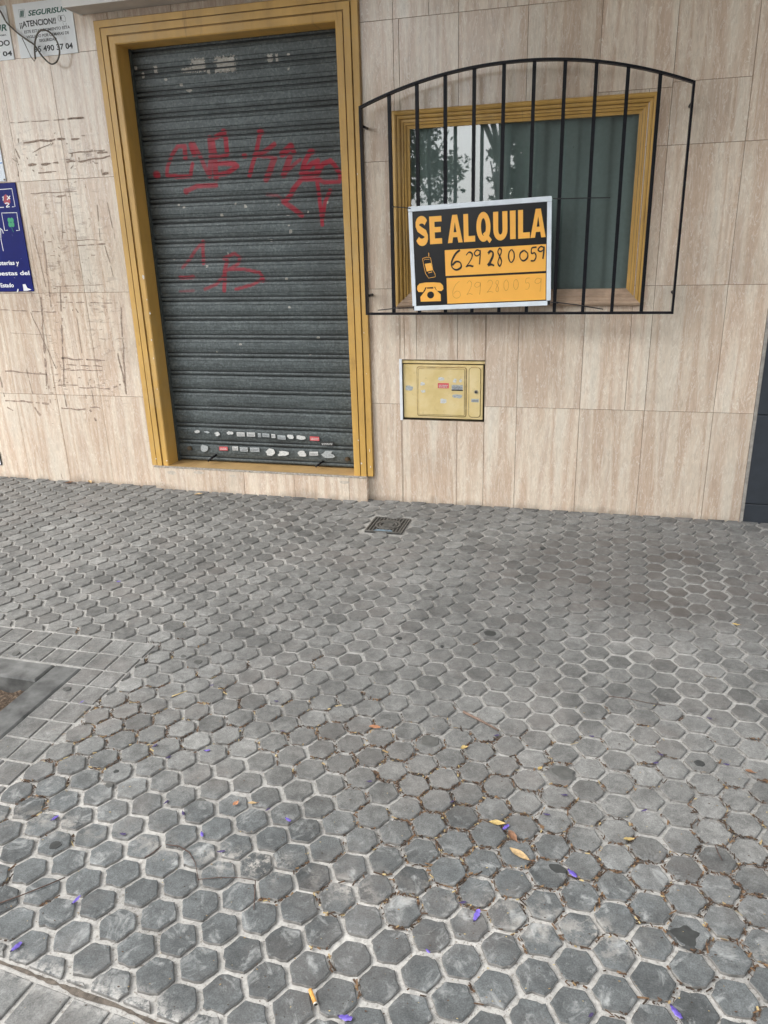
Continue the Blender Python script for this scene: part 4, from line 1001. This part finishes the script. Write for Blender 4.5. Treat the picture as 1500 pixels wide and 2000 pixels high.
# ------------------------------------------------------------------ lottery sign, white panel, little plate
M_BLUE = NT('blue_enamel'); M_BLUE.base(M_BLUE.mix(M_BLUE.ramp(M_BLUE.noise(40, 6, .7), [(.70, 0.0), (.72, 1.0)]), M_BLUE.ramp(M_BLUE.noise(5, 4), [(.3, (.003, .007, .11)), (.7, (.005, .012, .16))]), (.6, .6, .62))); M_BLUE.set(Roughness=.4, Specular_IOR_Level=.15); M_BLUE = M_BLUE.mat
M_LW = simple('white_print', (.78, .79, .80), .4, .05, 30); M_LR = simple('crimson_print', (.34, .02, .045), .4, .1, 30); M_LG = simple('green_print_bright', (.01, .30, .13), .4, .08, 30)
ls = tag(empty('lottery_sign', (-3.44, -.005, 1.16)), 'dark blue lottery sign with a red die and a green clover', 'sign')
mb = MB(); mb.box(-3.70, -3.214, -.008, -.0015, 1.160, 1.748, 0, 0, .001); part(mb, 'panel', M_BLUE, ls)
YB = -.0086
def ZB(x, y): p = W(x*.16, 280+y*.16, .008); return (p.x, p.z)
mb = MB()
for pts in ([(-60,568),(145,553),(185,772),(148,775)], [(48,780),(0,782),(-40,784)], [(95,1060),(58,1065),(20,850),(205,845),(238,1062),(200,1064)], [(10,1050),(10,1160),(22,1220),(42,1315)], [(0,1035),(30,1060),(42,1100)]):
    outline(mb, [ZB(*p) for p in pts], .0042, YB)
part(mb, 'bracket', M_LW, ls)
hx, hz = ZB(82, 690); mb = MB(); mb.face([(hx+.026*math.cos(R(90+60*k)), YB, hz+.030*math.sin(R(90+60*k))) for k in range(6)]); die = part(mb, 'die', M_LR, ls)
mb = MB(); outline(mb, [ZB(28,660), ZB(42,645), ZB(40,700)], .005, YB-.0006); outline(mb, [ZB(85,640), ZB(125,680)], .005, YB-.0006); outline(mb, [ZB(125,640), ZB(90,690)], .005, YB-.0009)
outline(mb, smooth_path([ZB(62,735), ZB(90,728), ZB(112,740), ZB(90,760), ZB(80,778), ZB(120,772)]), .005, YB-.0006); part(mb, 'number_mark', M_LW, die)
hx, hz = ZB(135, 965); mb = MB()
for k in range(4):
    a = R(45+90*k); ccx, ccz = hx+.0135*math.cos(a), hz+.0165*math.sin(a); mb.face([(ccx+.0108*math.cos(R(20*j)), YB-.0001*k, ccz+.0138*math.sin(R(20*j))) for j in range(18)])
outline(mb, [ZB(140,1000), ZB(150,1050), ZB(168,1085)], .002, YB-.0006)
part(mb, 'clover', M_LG, ls)
fit_text('Loter\u00edas y', -3.442, ZB(235, 1470)[0], ZB(0, 1485)[1], .024, M_LW, ls, YB, .022)
fit_text('Apuestas del', -3.515, ZB(365, 1610)[0], ZB(0, 1612)[1], .024, M_LW, ls, YB, .022)
fit_text('Estado', -3.437, ZB(172, 1755)[0], ZB(0, 1757)[1], .024, M_LW, ls, YB, .022)
mb = MB(); mb.face([(x, YB, z) for x, z in (ZB(278,1720), ZB(310,1718), ZB(335,1765), ZB(385,1785), ZB(335,1800), ZB(290,1800))]); part(mb, 'worn_patch', M_LW, ls); mb = MB(); mb.face([(x, YB, z) for x, z in (ZB(205,1815), ZB(215,1775), ZB(228,1780), ZB(222,1815))])
part(mb, 'worn_patch', M_LW, ls)
wpn = tag(empty('white_notice', (-3.4, -.005, 1.757)), 'white panel with a blue line above the dark blue lottery sign', 'sign')
mb = MB(); mb.box(-3.70, -3.272, -.007, -.0015, 1.757, 2.05, 0, 0, .001); part(mb, 'panel', simple('white_board', (.66, .72, .78), .35, .05, 10), wpn)
a = W(7, 318, .007).z; mb = MB(); mb.face([(-3.70, -.0075, a-.003), (-3.2735, -.0075, a-.003), (-3.2735, -.0075, a+.003), (-3.70, -.0075, a+.003)]); part(mb, 'blue_line', simple('blue_line', (.03, .20, .50), .4), wpn)
p = W(9, 351, .007); mb = MB(); mb.tube([(p.x, -.007, p.z), (p.x, -.010, p.z)], .005, 10); part(mb, 'screw', M_LOCK, wpn)
vp = tag(empty('number_plate', (-3.72, -.004, .10)), 'tiny white plate with a black edge low on the wall at the left edge', 'plate')
mb = MB(); mb.box(-3.78, -3.690, -.006, -.0015, .078, .172, 0, 0, .001); part(mb, 'edge', M_TXT, vp)
mb = MB(); mb.box(-3.775, -3.695, -.0085, -.0062, .083, .130, 0, 0, .0005); part(mb, 'panel', M_LW, vp)

# ------------------------------------------------------------------ neighbouring shop
nb = tag(empty('neighbour_shop', (1.6, .02, 0)), 'dark slate grey panelled front of the shop next door', 'building')
M_SLATE = simple('slate_grey_panel', (.030, .036, .045), .55, .15, 14)
mb = MB()
zz_ = [-.08, .094, .545, 1.15, 1.75, 2.35, 3.2]
for a, b in zip(zz_[:-1], zz_[1:]):
    mb.box(.757, 3.2, -.004, .04, a+.002, b-.002, 0, 0, .002)
part(mb, 'panel', M_SLATE, nb)
mb = MB(); mb.box(.758, 3.2, .04, 6, -.08, 10); part(mb, 'wall', M_SLATE, nb)
mb = MB(); mb.box(.7412, .7565, -.002, .03, -.08, 3.2, 0, 0, .002); part(mb, 'edge_trim', simple('grey_mastic', (.30, .28, .25), .7, .3, 30), nb)

# ------------------------------------------------------------------ litter on the pavement
def frame_at(px, py, dz=.002):
    p = G(px, py); return Vector((p.x, p.y, p.z+dz))
M_LEAFS = {'orange': simple('orange_dry_leaf', (.36, .17, .09), .75, .35, 120), 'tan': simple('tan_dry_leaf', (.40, .28, .145), .75, .35, 120), 'brown': simple('brown_dry_leaf', (.17, .085, .045), .7, .35, 120), 'yellow': simple('yellow_dry_leaf', (.38, .28, .11), .75, .35, 120)}
def leaf(px, py, L, wd, ang, mat, label, curl=.25):
    o = empty('dry_leaf', frame_at(px, py, .003), (rg.gauss(0, .12), rg.gauss(0, .12), ang)); tag(o, label, 'leaf', 'dry leaves on the pavement')
    mb = MB(); n_ = 9; s0 = rg.random()*30; pr = None
    for i in range(n_+1):
        t_ = i/n_; x = (t_-.5)*L; h = wd*.5*math.sin(math.pi*t_**.85)*(1+.25*noise.noise(Vector((s0+t_*5, 0, 0)))) + .0006
        zc_ = curl*L*.35*(t_-.5)**2*4*.5 + .0018*noise.noise(Vector((s0, t_*4, 0)))
        ring_ = [(x, -h, zc_+curl*h*.9), (x, -h*.5, zc_+curl*h*.25), (x, 0, zc_), (x, h*.5, zc_+curl*h*.35), (x, h, zc_+curl*h*1.1)]
        if pr:
            for k in range(4): mb.face([pr[k], pr[k+1], ring_[k+1], ring_[k]], smooth=True)
        pr = ring_
    mb.build('blade', mat, o, True)
    mb = MB(); mb.tube([(L*.45, 0, curl*L*.14), (L*.62, .002, curl*L*.2), (L*.72, .005, curl*L*.2)], .0008, 5); mb.build('stalk', M_LEAFS['brown'], o)
leaf(733, 1421, .040, .016, .35, M_LEAFS['orange'], 'flat orange-brown dry leaf, brightest one in the middle of the pavement', .1)
leaf(1015, 1671, .060, .019, -.5, M_LEAFS['tan'], 'large curled tan leaf, the biggest dry leaf on the pavement')
leaf(972, 1610, .044, .015, -.1, M_LEAFS['yellow'], 'yellowish dry leaf just above a purple petal and the large tan leaf', .4)
leaf(1001, 1636, .036, .018, -.8, M_LEAFS['brown'], 'crumpled brown leaf between the yellowish leaf and the large tan leaf', .5)
leaf(461, 1571, .020, .013, 1.2, M_LEAFS['orange'], 'small pale orange leaf scrap left of a pale yellow one', .3)
leaf(493, 1570, .026, .010, .1, M_LEAFS['tan'], 'narrow pale yellow leaf scrap right of the small pale orange scrap', .2)
leaf(907, 1463, .024, .014, .6, M_LEAFS['yellow'], 'crumpled yellow leaf below the brown stick', .7)
leaf(1055, 1503, .018, .010, .9, M_LEAFS['yellow'], 'small yellow leaf scrap standing upright at a slab joint', .6)
leaf(1464, 1509, .026, .013, -.5, M_LEAFS['brown'], 'small rusty brown leaf near the right edge of the pavement', .4)
leaf(1228, 1641, .030, .009, .4, M_LEAFS['yellow'], 'thin yellow leaf wedged in a slab joint right of the large tan leaf', .4)
leaf(136, 944, .055, .025, .4, M_LEAFS['brown'], 'reddish brown leaf lying against the foot of the left wall', .5)
leaf(176, 943, .055, .022, -.7, M_LEAFS['tan'], 'curled tan leaf against the foot of the left wall', .6)
leaf(388, 967, .050, .022, .3, M_LEAFS['tan'], 'small tan leaf in front of the doorstep', .6)
leaf(1437, 1221, .028, .010, -.2, M_LEAFS['yellow'], 'thin yellow leaf on the hexagons at the right, level with the dark gum blot', .3)
# jacaranda petals
M_PET = NT('violet_petal'); M_PET.base(M_PET.ramp(M_PET.noise(90, 3), [(.25, (.06, .04, .22)), (.5, (.13, .09, .42)), (.75, (.24, .18, .56))])); M_PET.set(Roughness=.5); M_PET = M_PET.mat
M_PETD = simple('withered_petal', (.055, .04, .11), .7, .3, 100)
def petal(px, py, L, ang, label, dark=False):
    o = empty('jacaranda_petal', frame_at(px, py, .0035), (rg.gauss(0, .15), rg.gauss(0, .1), ang)); tag(o, label, 'petal', 'fallen jacaranda petals')
    L *= .72
    mb = MB(); pr = None; n_ = 8; ph = rg.random()*6
    for i in range(n_+1):
        t_ = i/n_; x = (t_-.5)*L; r = L*(.07+.15*math.sin(math.pi*min(1, t_*.9+.05))**1.2)*(1 if t_ < .85 else 1.15)
        ring_ = []
        for k in range(7):
            a = R(-20+220*k/6); fl = 1+.4*math.sin(3*a+ph)*t_+.2*math.sin(i*2.1+ph*5)
            ring_.append((x+.15*r*math.sin(2*a+ph)*t_, r*math.cos(a)*fl, (.28+.25*math.sin(ph*3+k*1.7+i))*r*math.sin(a)+.2*r+.16*L*(t_-.4)**2))
        if pr:
            for k in range(6): mb.face([pr[k], pr[k+1], ring_[k+1], ring_[k]], smooth=True)
        pr = ring_
    mb.build('corolla', M_PETD if dark else M_PET, o, True)
    mb = MB(); mb.tube([(-L*.5, 0, L*.06), (-L*.62, .001, L*.05)], [L*.09, L*.05], 6); mb.build('calyx', M_PETD, o)
PET = [(232,1137,.024,.3,'purple petal alone on the small far hexagons left of the door',0),(160,1373,.024,1.2,'purple petal on the square tiles by the tree pit',0),(405,1468,.026,.1,'purple petal with a forked end on a hexagon below the yellow straw',0),
 (108,1600,.030,1.3,'purple petal standing near the left edge above a round dark gum spot',0),(395,1632,.026,-.9,'purple petal just above the long curved twig',0),(241,1631,.022,.1,'dark withered petal between two hexagons left of the curved twig',1),
 (150,1760,.033,1.4,'bright purple petal at the tip of the long dark twig at the left edge',0),(33,1852,.036,1.4,'bright purple petal at the bottom left beside the square tiles',0),(563,1603,.024,-.3,'small purple petal right of the pale yellow leaf scrap',0),
 (722,1528,.020,.2,'dull purple petal below the flat orange-brown leaf',1),(988,1618,.030,.9,'pale purple petal touching the crumpled brown leaf',0),(931,1790,.040,1.35,'large bright purple petal lying upright in the lower middle',0),
 (836,1860,.016,-.5,'tiny pale purple petal on a joint below the large bright one',0),(675,1991,.038,0.0,'purple petal at the bottom edge right of the cigarette butt',0),(1118,1709,.036,-.7,'bright purple petal beside a black blot and white stain',0),
 (1320,1981,.042,-1.0,'large purple petal at the bottom right corner',0),(1068,1593,.022,-.1,'dull purple petal below the dark slab in the right half',1),(1258,1585,.022,.6,'dull purple petal in the right half, above the thin yellow leaf',1),
 (1291,1476,.020,-.6,'upper of two dull purple petals close together at the right',1),(1281,1492,.020,.2,'lower of two dull purple petals close together at the right',1),(1419,1495,.020,-.2,'dull purple petal left of the rusty brown leaf',1),
 (1103,1555,.022,.0,'dull purple petal above the one below the dark slab',1),(303,1458,.022,.9,'dark petal in a slab joint, leftmost of the pair left of the forked petal',1),(329,1481,.022,1.1,'dark petal in a slab joint just left of the forked petal',1),
 (325,1569,.022,1.3,'dark petal with a yellow speck above it in a slab joint',1),(358,1591,.024,-.9,'dark long petal in a joint right of the one with a yellow speck',1),(433,1665,.024,.3,'dark petal right of the curved twig',1),
 (414,1340,.020,.2,'faint purple petal above the yellow straw',1),(540,1371,.018,.1,'faint purple petal right of the yellow straw',1),(553,1430,.018,.1,'faint dark petal left of the flat orange-brown leaf',1),
 (970,1438,.020,.4,'dark purple petal at the lower end of the brown stick',1),(1156,1440,.018,0,'dark petal right of the brown stick in a slab joint',1),(883,1568,.018,.9,'dark petal in a joint above the yellowish leaf',1),
 (1386,1405,.020,-.5,'dark petal beside a white speck at the right',1),(904,1765,.022,.5,'blackened petal just above the large bright purple petal',1),(1154,1985,.018,1.0,'dark purple petal at the bottom edge in the right half',1),(524,1583,.020,1.0,'dark petal below the pale yellow leaf scrap',1)]
for a in PET: petal(a[0], a[1], a[2], a[3], a[4], bool(a[5]))
# twigs, straw, stick
M_TWIG = simple('dark_twig', (.075, .045, .035), .8, .35, 120); M_STRAW = simple('dry_straw', (.52, .40, .20), .7, .2, 80)
def twig(name, pts, r, mat, label, cat='twig', dz=.004):
    P = [frame_at(x, y, dz) for x, y in pts]; mb = MB(); rr_ = [r*(1-.35*i/(len(P)-1))*(1+.12*rg.gauss(0, 1)) for i in range(len(P))]
    mb.tube(P, rr_, 7); tag(mb.build(name, mat), label, cat, 'twigs on the pavement')
twig('stick', [(905,1393),(920,1401),(938,1410),(955,1419),(974,1430)], .0042, simple('split_wood', (.16, .11, .085), .8, .35, 60), 'thick brown broken stick, the largest piece of wood on the pavement', 'stick', .006)
twig('twig', [(-10,1770),(40,1752),(90,1732),(128,1716)], .0016, M_TWIG, 'long straight dark twig at the left edge')
twig('twig', [(325,1652),(350,1655),(370,1667),(382,1688),(388,1722)], .0014, M_TWIG, 'long curved reddish twig below a purple petal')
twig('twig', [(388,1720),(430,1716),(470,1717),(498,1722)], .0010, M_TWIG, 'fine straight twig running right from the end of the curved twig')
twig('twig', [(499,1722),(498,1750),(496,1780)], .0014, M_TWIG, 'short upright dark twig at the end of the fine straight twig')
twig('twig', [(283,1678),(300,1667),(316,1654)], .0014, M_TWIG, 'short dark twig left of the curved twig')
twig('twig', [(1396,1652),(1402,1668),(1410,1683)], .0014, M_TWIG, 'short dark twig on a hexagon near the right edge')
twig('twig', [(1190,1362),(1225,1366),(1262,1374),(1300,1380)], .0012, M_TWIG, 'fine brown twig following the slab joints in the right half')
twig('straw', [(336,1362),(350,1357),(366,1351)], .0022, M_STRAW, 'yellow piece of straw on the hexagons right of the tree pit', 'straw')
# cigarette butt
cg = tag(empty('cigarette_butt', frame_at(611, 1951, .007)), 'orange cigarette butt at the bottom edge', 'cigarette butt')
a, b = frame_at(606, 1938, .007), frame_at(616, 1964, .007); d = b-a
mb = MB(); mb.tube([a, b], .0042, 12); part(mb, 'filter', simple('orange_filter_paper', (.58, .29, .07), .7, .25, 90), cg)
mb = MB(); mb.tube([b+d*.01, b+d*.10], .0041, 12); part(mb, 'paper', simple('white_cigarette_paper', (.7, .66, .58), .7), cg)
mb = MB(); mb.tube([b+d*.105, b+d*.14], .0034, 10); part(mb, 'ash', simple('cigarette_ash', (.05, .045, .04), .9), cg)
# trodden chewing gum
M_GUM = simple('trodden_gum', (.035, .037, .036), .7, .25, 60, 0, .4); M_GUML = simple('grey_trodden_gum', (.085, .085, .080), .75, .25, 60, 0, .4)
GUM = [(957,1237,.030,'large black gum blot, the largest on the pavement',0),(780,1247,.014,'small dark gum spot left of the large black blot',0),(842,1166,.013,'small dark gum spot in front of the window, halfway to the wall',1),(832,1205,.012,'faint gum spot above the small dark one left of the large blot',1),
 (1013,1186,.010,'tiny black gum speck above the large black blot',0),(1060,1070,.018,'black flattened blot near the wall below the window',0),(940,1061,.018,'grey flattened blot near the wall below the meter cabinet',1),(480,1185,.013,'grey gum spot in the middle distance left of centre',1),
 (107,1651,.018,'round dark gum spot on a hexagon at the left edge',0),(227,1507,.010,'small black gum spot on a hexagon below the square tiles',0),(213,1533,.014,'grey smudge of gum below the small black spot',1),(392,1565,.016,'grey gum spot left of the small pale orange leaf scrap',1),
 (1366,1490,.017,'oval dark gum spot at the right between petals',0),(131,1345,.016,'oval gum spot on a square tile by the tree pit kerb',1),(31,1276,.018,'gum spot on a square tile at the left edge',1),(387,1293,.018,'grey gum spot on a hexagon right of the square tiles',1),
 (358,1282,.012,'grey gum spot above the one right of the square tiles',1),(863,1262,.008,'black speck right of the small dark gum spot',0),(1090,1697,.022,'black blot beside a bright purple petal',0),(676,1380,.014,'grey gum spot left of the flat orange-brown leaf',1),
 (1340,1828,.034,'large irregular black blot on a hexagon at the lower right',0),(1437,1733,.008,'tiny black speck near the right edge',0),(840,1448,.036,'dark stained patch covering a whole hexagon in the centre',1),(1100,1508,.036,'dark stained patch covering a whole hexagon right of centre',1)]
for px, py, r, lb, k in GUM:
    p = G(px, py); s0 = rg.random()*60; mb = MB(); n_ = 26; outer = []
    irr = .5 if 'irregular' in lb or 'beside a bright' in lb else .3
    for i in range(n_):
        a = 2*math.pi*i/n_; rr_ = r*(1+irr*noise.noise(Vector((math.cos(a)*1.3+s0, math.sin(a)*1.3, s0))))
        outer.append((p.x+rr_*math.cos(a), p.y+rr_*math.sin(a)*.85))
    h = .0014
    inn = [(p.x+(x-p.x)*.8, p.y+(y-p.y)*.8) for x, y in outer]
    mb.face([(x, y, gz(y)+h) for x, y in inn], smooth=True)
    for i in range(n_):
        j = (i+1) % n_; mb.face([(*outer[i], gz(outer[i][1])-.004), (*outer[j], gz(outer[j][1])-.004), (*inn[j], gz(inn[j][1])+h), (*inn[i], gz(inn[i][1])+h)], smooth=True)
    tag(mb.build('chewing_gum' if r < .033 else 'tar_blot', M_GUML if k else M_GUM), lb, 'gum' if r < .033 else 'blot', 'dark blots trodden into the pavement')
# crumbs of leaf and seed in the grooves: uncountable
M_LIT = NT('leaf_crumbs'); M_LIT.base(M_LIT.ramp(M_LIT.attr('rnd'), [(.0, (.03, .02, .013)), (.55, (.085, .048, .028)), (.85, (.17, .10, .05)), (1.0, (.42, .33, .16))])); M_LIT.set(Roughness=.9); M_LIT = M_LIT.mat
lt = MB(); rl = random.Random(9)
for cx, cy in HEXC:
    if not (-3.0 < cy < -1.2): continue
    band = math.exp(-((cy+2.33)/.34)**2)
    dens = band*max(0, .5+1.5*noise.noise(Vector((cx*1.6, cy*2.2, 4.0))))
    if cy < -2.72: dens *= .4
    for k in range(6):
        if rl.random() > dens*1.1: continue
        a0 = R(30+60*k)
        for _ in range(rl.randint(3, 10)):
            rr_ = .0455+rl.gauss(0, .0028); tt = rl.uniform(-.024, .024)
            x = cx+rr_*math.cos(a0)-tt*math.sin(a0); y = cy+rr_*math.sin(a0)+tt*math.cos(a0)
            if y > -.02 or (x < SQX and y < SQY): continue
            L = rl.uniform(.002, .006)*(2.2 if rl.random() < .18 else 1); w = rl.uniform(.0008, .0022); an = a0+math.pi/2+rl.gauss(0, .6)
            dx, dy = math.cos(an)*L, math.sin(an)*L; ex_, ey_ = -math.sin(an)*w, math.cos(an)*w; z0 = gz(y)-.004+rl.random()*.004; tz = rl.gauss(0, .0012)
            lt.face([(x-dx-ex_, y-dy-ey_, z0-tz), (x+dx-ex_, y+dy-ey_, z0+tz), (x+dx+ex_, y+dy+ey_, z0+tz+.0012), (x-dx+ex_, y-dy+ey_, z0-tz+.0012)], 0, rl.random()**1.3)
for _ in range(900):                              # crumbs anywhere, and white grit
    px, py = rl.uniform(0, 1500), rl.uniform(1020, 2000); p = G(px, py)
    if p.x < SQX-.2 and p.y < SQY-.2: continue
    s = rl.uniform(.0007, .0022); an = rl.random()*3; z0 = gz(p.y)+.0012
    lt.face([(p.x+s*math.cos(an+1.57*k)*(1.8 if k % 2 else 1), p.y+s*math.sin(an+1.57*k), z0+.0004*k) for k in range(4)], 0, rl.choice([.1, .3, .5, .9, 1.0]))
tag(lt.build('leaf_litter', M_LIT), kind='stuff', label='brown crumbs of leaf and seed lying in the grooves of the paving', cat='litter')

# ------------------------------------------------------------------ across the street (seen in the glass and the glazed tiles)
op = tag(empty('opposite_building', (3, -15, 0)), 'dark brick apartment block across the street, mirrored in the window', 'building')
mb = MB(); mb.box(-2.1, 16, -20, -15, -.3, 13); part(mb, 'wall', simple('dark_brick', (.10, .085, .075), .8, .2, 4), op)
lw = MB(); lw.box(-30, -2.2, -16, -15.7, -.3, 1.9)
tag(lw.build('garden_wall', simple('grey_render', (.20, .20, .20), .9, .15, 3)), 'low grey garden wall across the street, mirrored in the window', 'wall')
M_BARK = simple('bark', (.09, .07, .055), .9, .35, 14, 0, .8); M_LEAF = NT('foliage'); M_LEAF.base(M_LEAF.ramp(M_LEAF.attr('rnd'), [(0, (.025, .05, .02)), (1, (.07, .11, .035))])); M_LEAF.set(Roughness=.55); M_LEAF = M_LEAF.mat
def tree(x, y, z0, hgt, r, cz, rz, nleaf, label, seed, ls_=.055):
    rt_ = random.Random(seed); o = tag(empty('street_tree', (x, y, z0)), label, 'tree', 'street trees')
    mb = MB(); mb.tube([(0, 0, -.05), (.03, .02, hgt*.3), (-.02, .05, hgt*.55)], [.10, .08, .065], 10)
    tips = []
    for k in range(9):
        a = k*2.4+rt_.random(); e = Vector((r*.75*math.cos(a), r*.75*math.sin(a), cz+rz*rt_.uniform(-.6, .8))); b = Vector((-.02, .05, hgt*.5))
        mid = b.lerp(e, .5)+Vector((rt_.gauss(0, .1), rt_.gauss(0, .1), .15)); mb.tube([b, mid, e], [.045, .028, .01], 6); tips += [mid, e]
    mb.build('trunk', M_BARK, o)
    lf = MB(); cl = []
    for k in range(46):
        v = Vector((rt_.gauss(0, 1), rt_.gauss(0, 1), rt_.gauss(0, 1))).normalized()*rt_.random()**.4
        cl.append((Vector((v.x*r, v.y*r, cz+v.z*rz)), rt_.uniform(.2, .42)*r*.55))
    for k in range(nleaf):
        c_, s = cl[rt_.randrange(len(cl))]; p_ = c_+Vector((rt_.gauss(0, s*.6), rt_.gauss(0, s*.6), rt_.gauss(0, s*.5)))
        a = Vector((rt_.gauss(0, 1), rt_.gauss(0, 1), rt_.gauss(0, .7))).normalized(); b = a.cross(Vector((rt_.gauss(0, 1), rt_.gauss(0, 1), rt_.gauss(0, 1)))).normalized()
        L = ls_*rt_.uniform(.6, 1.3)
        lf.face([p_-a*L, p_+b*L*.45, p_+a*L, p_-b*L*.45], 0, rt_.random())
    lf.build('crown', M_LEAF, o)
tree(-3.55, -9.6, -.3, 3.6, 1.25, 3.0, 1.5, 6000, 'leafy tree across the street on the left, mirrored in the window', 1)
tree(-1.65, -10.6, -.3, 2.8, .5, 2.6, .75, 1500, 'small leafy tree across the street, mirrored beside the building edge', 2)
tree(-6.2, -9.4, -.3, 5.2, 2.1, 6.6, 1.9, 5000, 'tall tree added out of view across the road, far left, to dim the upper wall', 4, .10)  # three unseen tall crowns added to dim the upper wall and its reflections
tree(-1.6, -9.0, -.3, 5.4, 2.0, 6.4, 1.8, 5000, 'tall tree added out of view across the road, opposite the door, to dim the upper wall', 5, .10)
tree(3.0, -9.6, -.3, 5.0, 2.2, 6.3, 2.0, 5000, 'tall tree added out of view across the road, on the right, to dim the upper wall', 6, .10)
tree(-2.45, -2.62, -.13, 3.8, 1.7, 5.0, 1.1, 7000, 'jacaranda standing in the square tree pit, out of the picture', 3, .05)
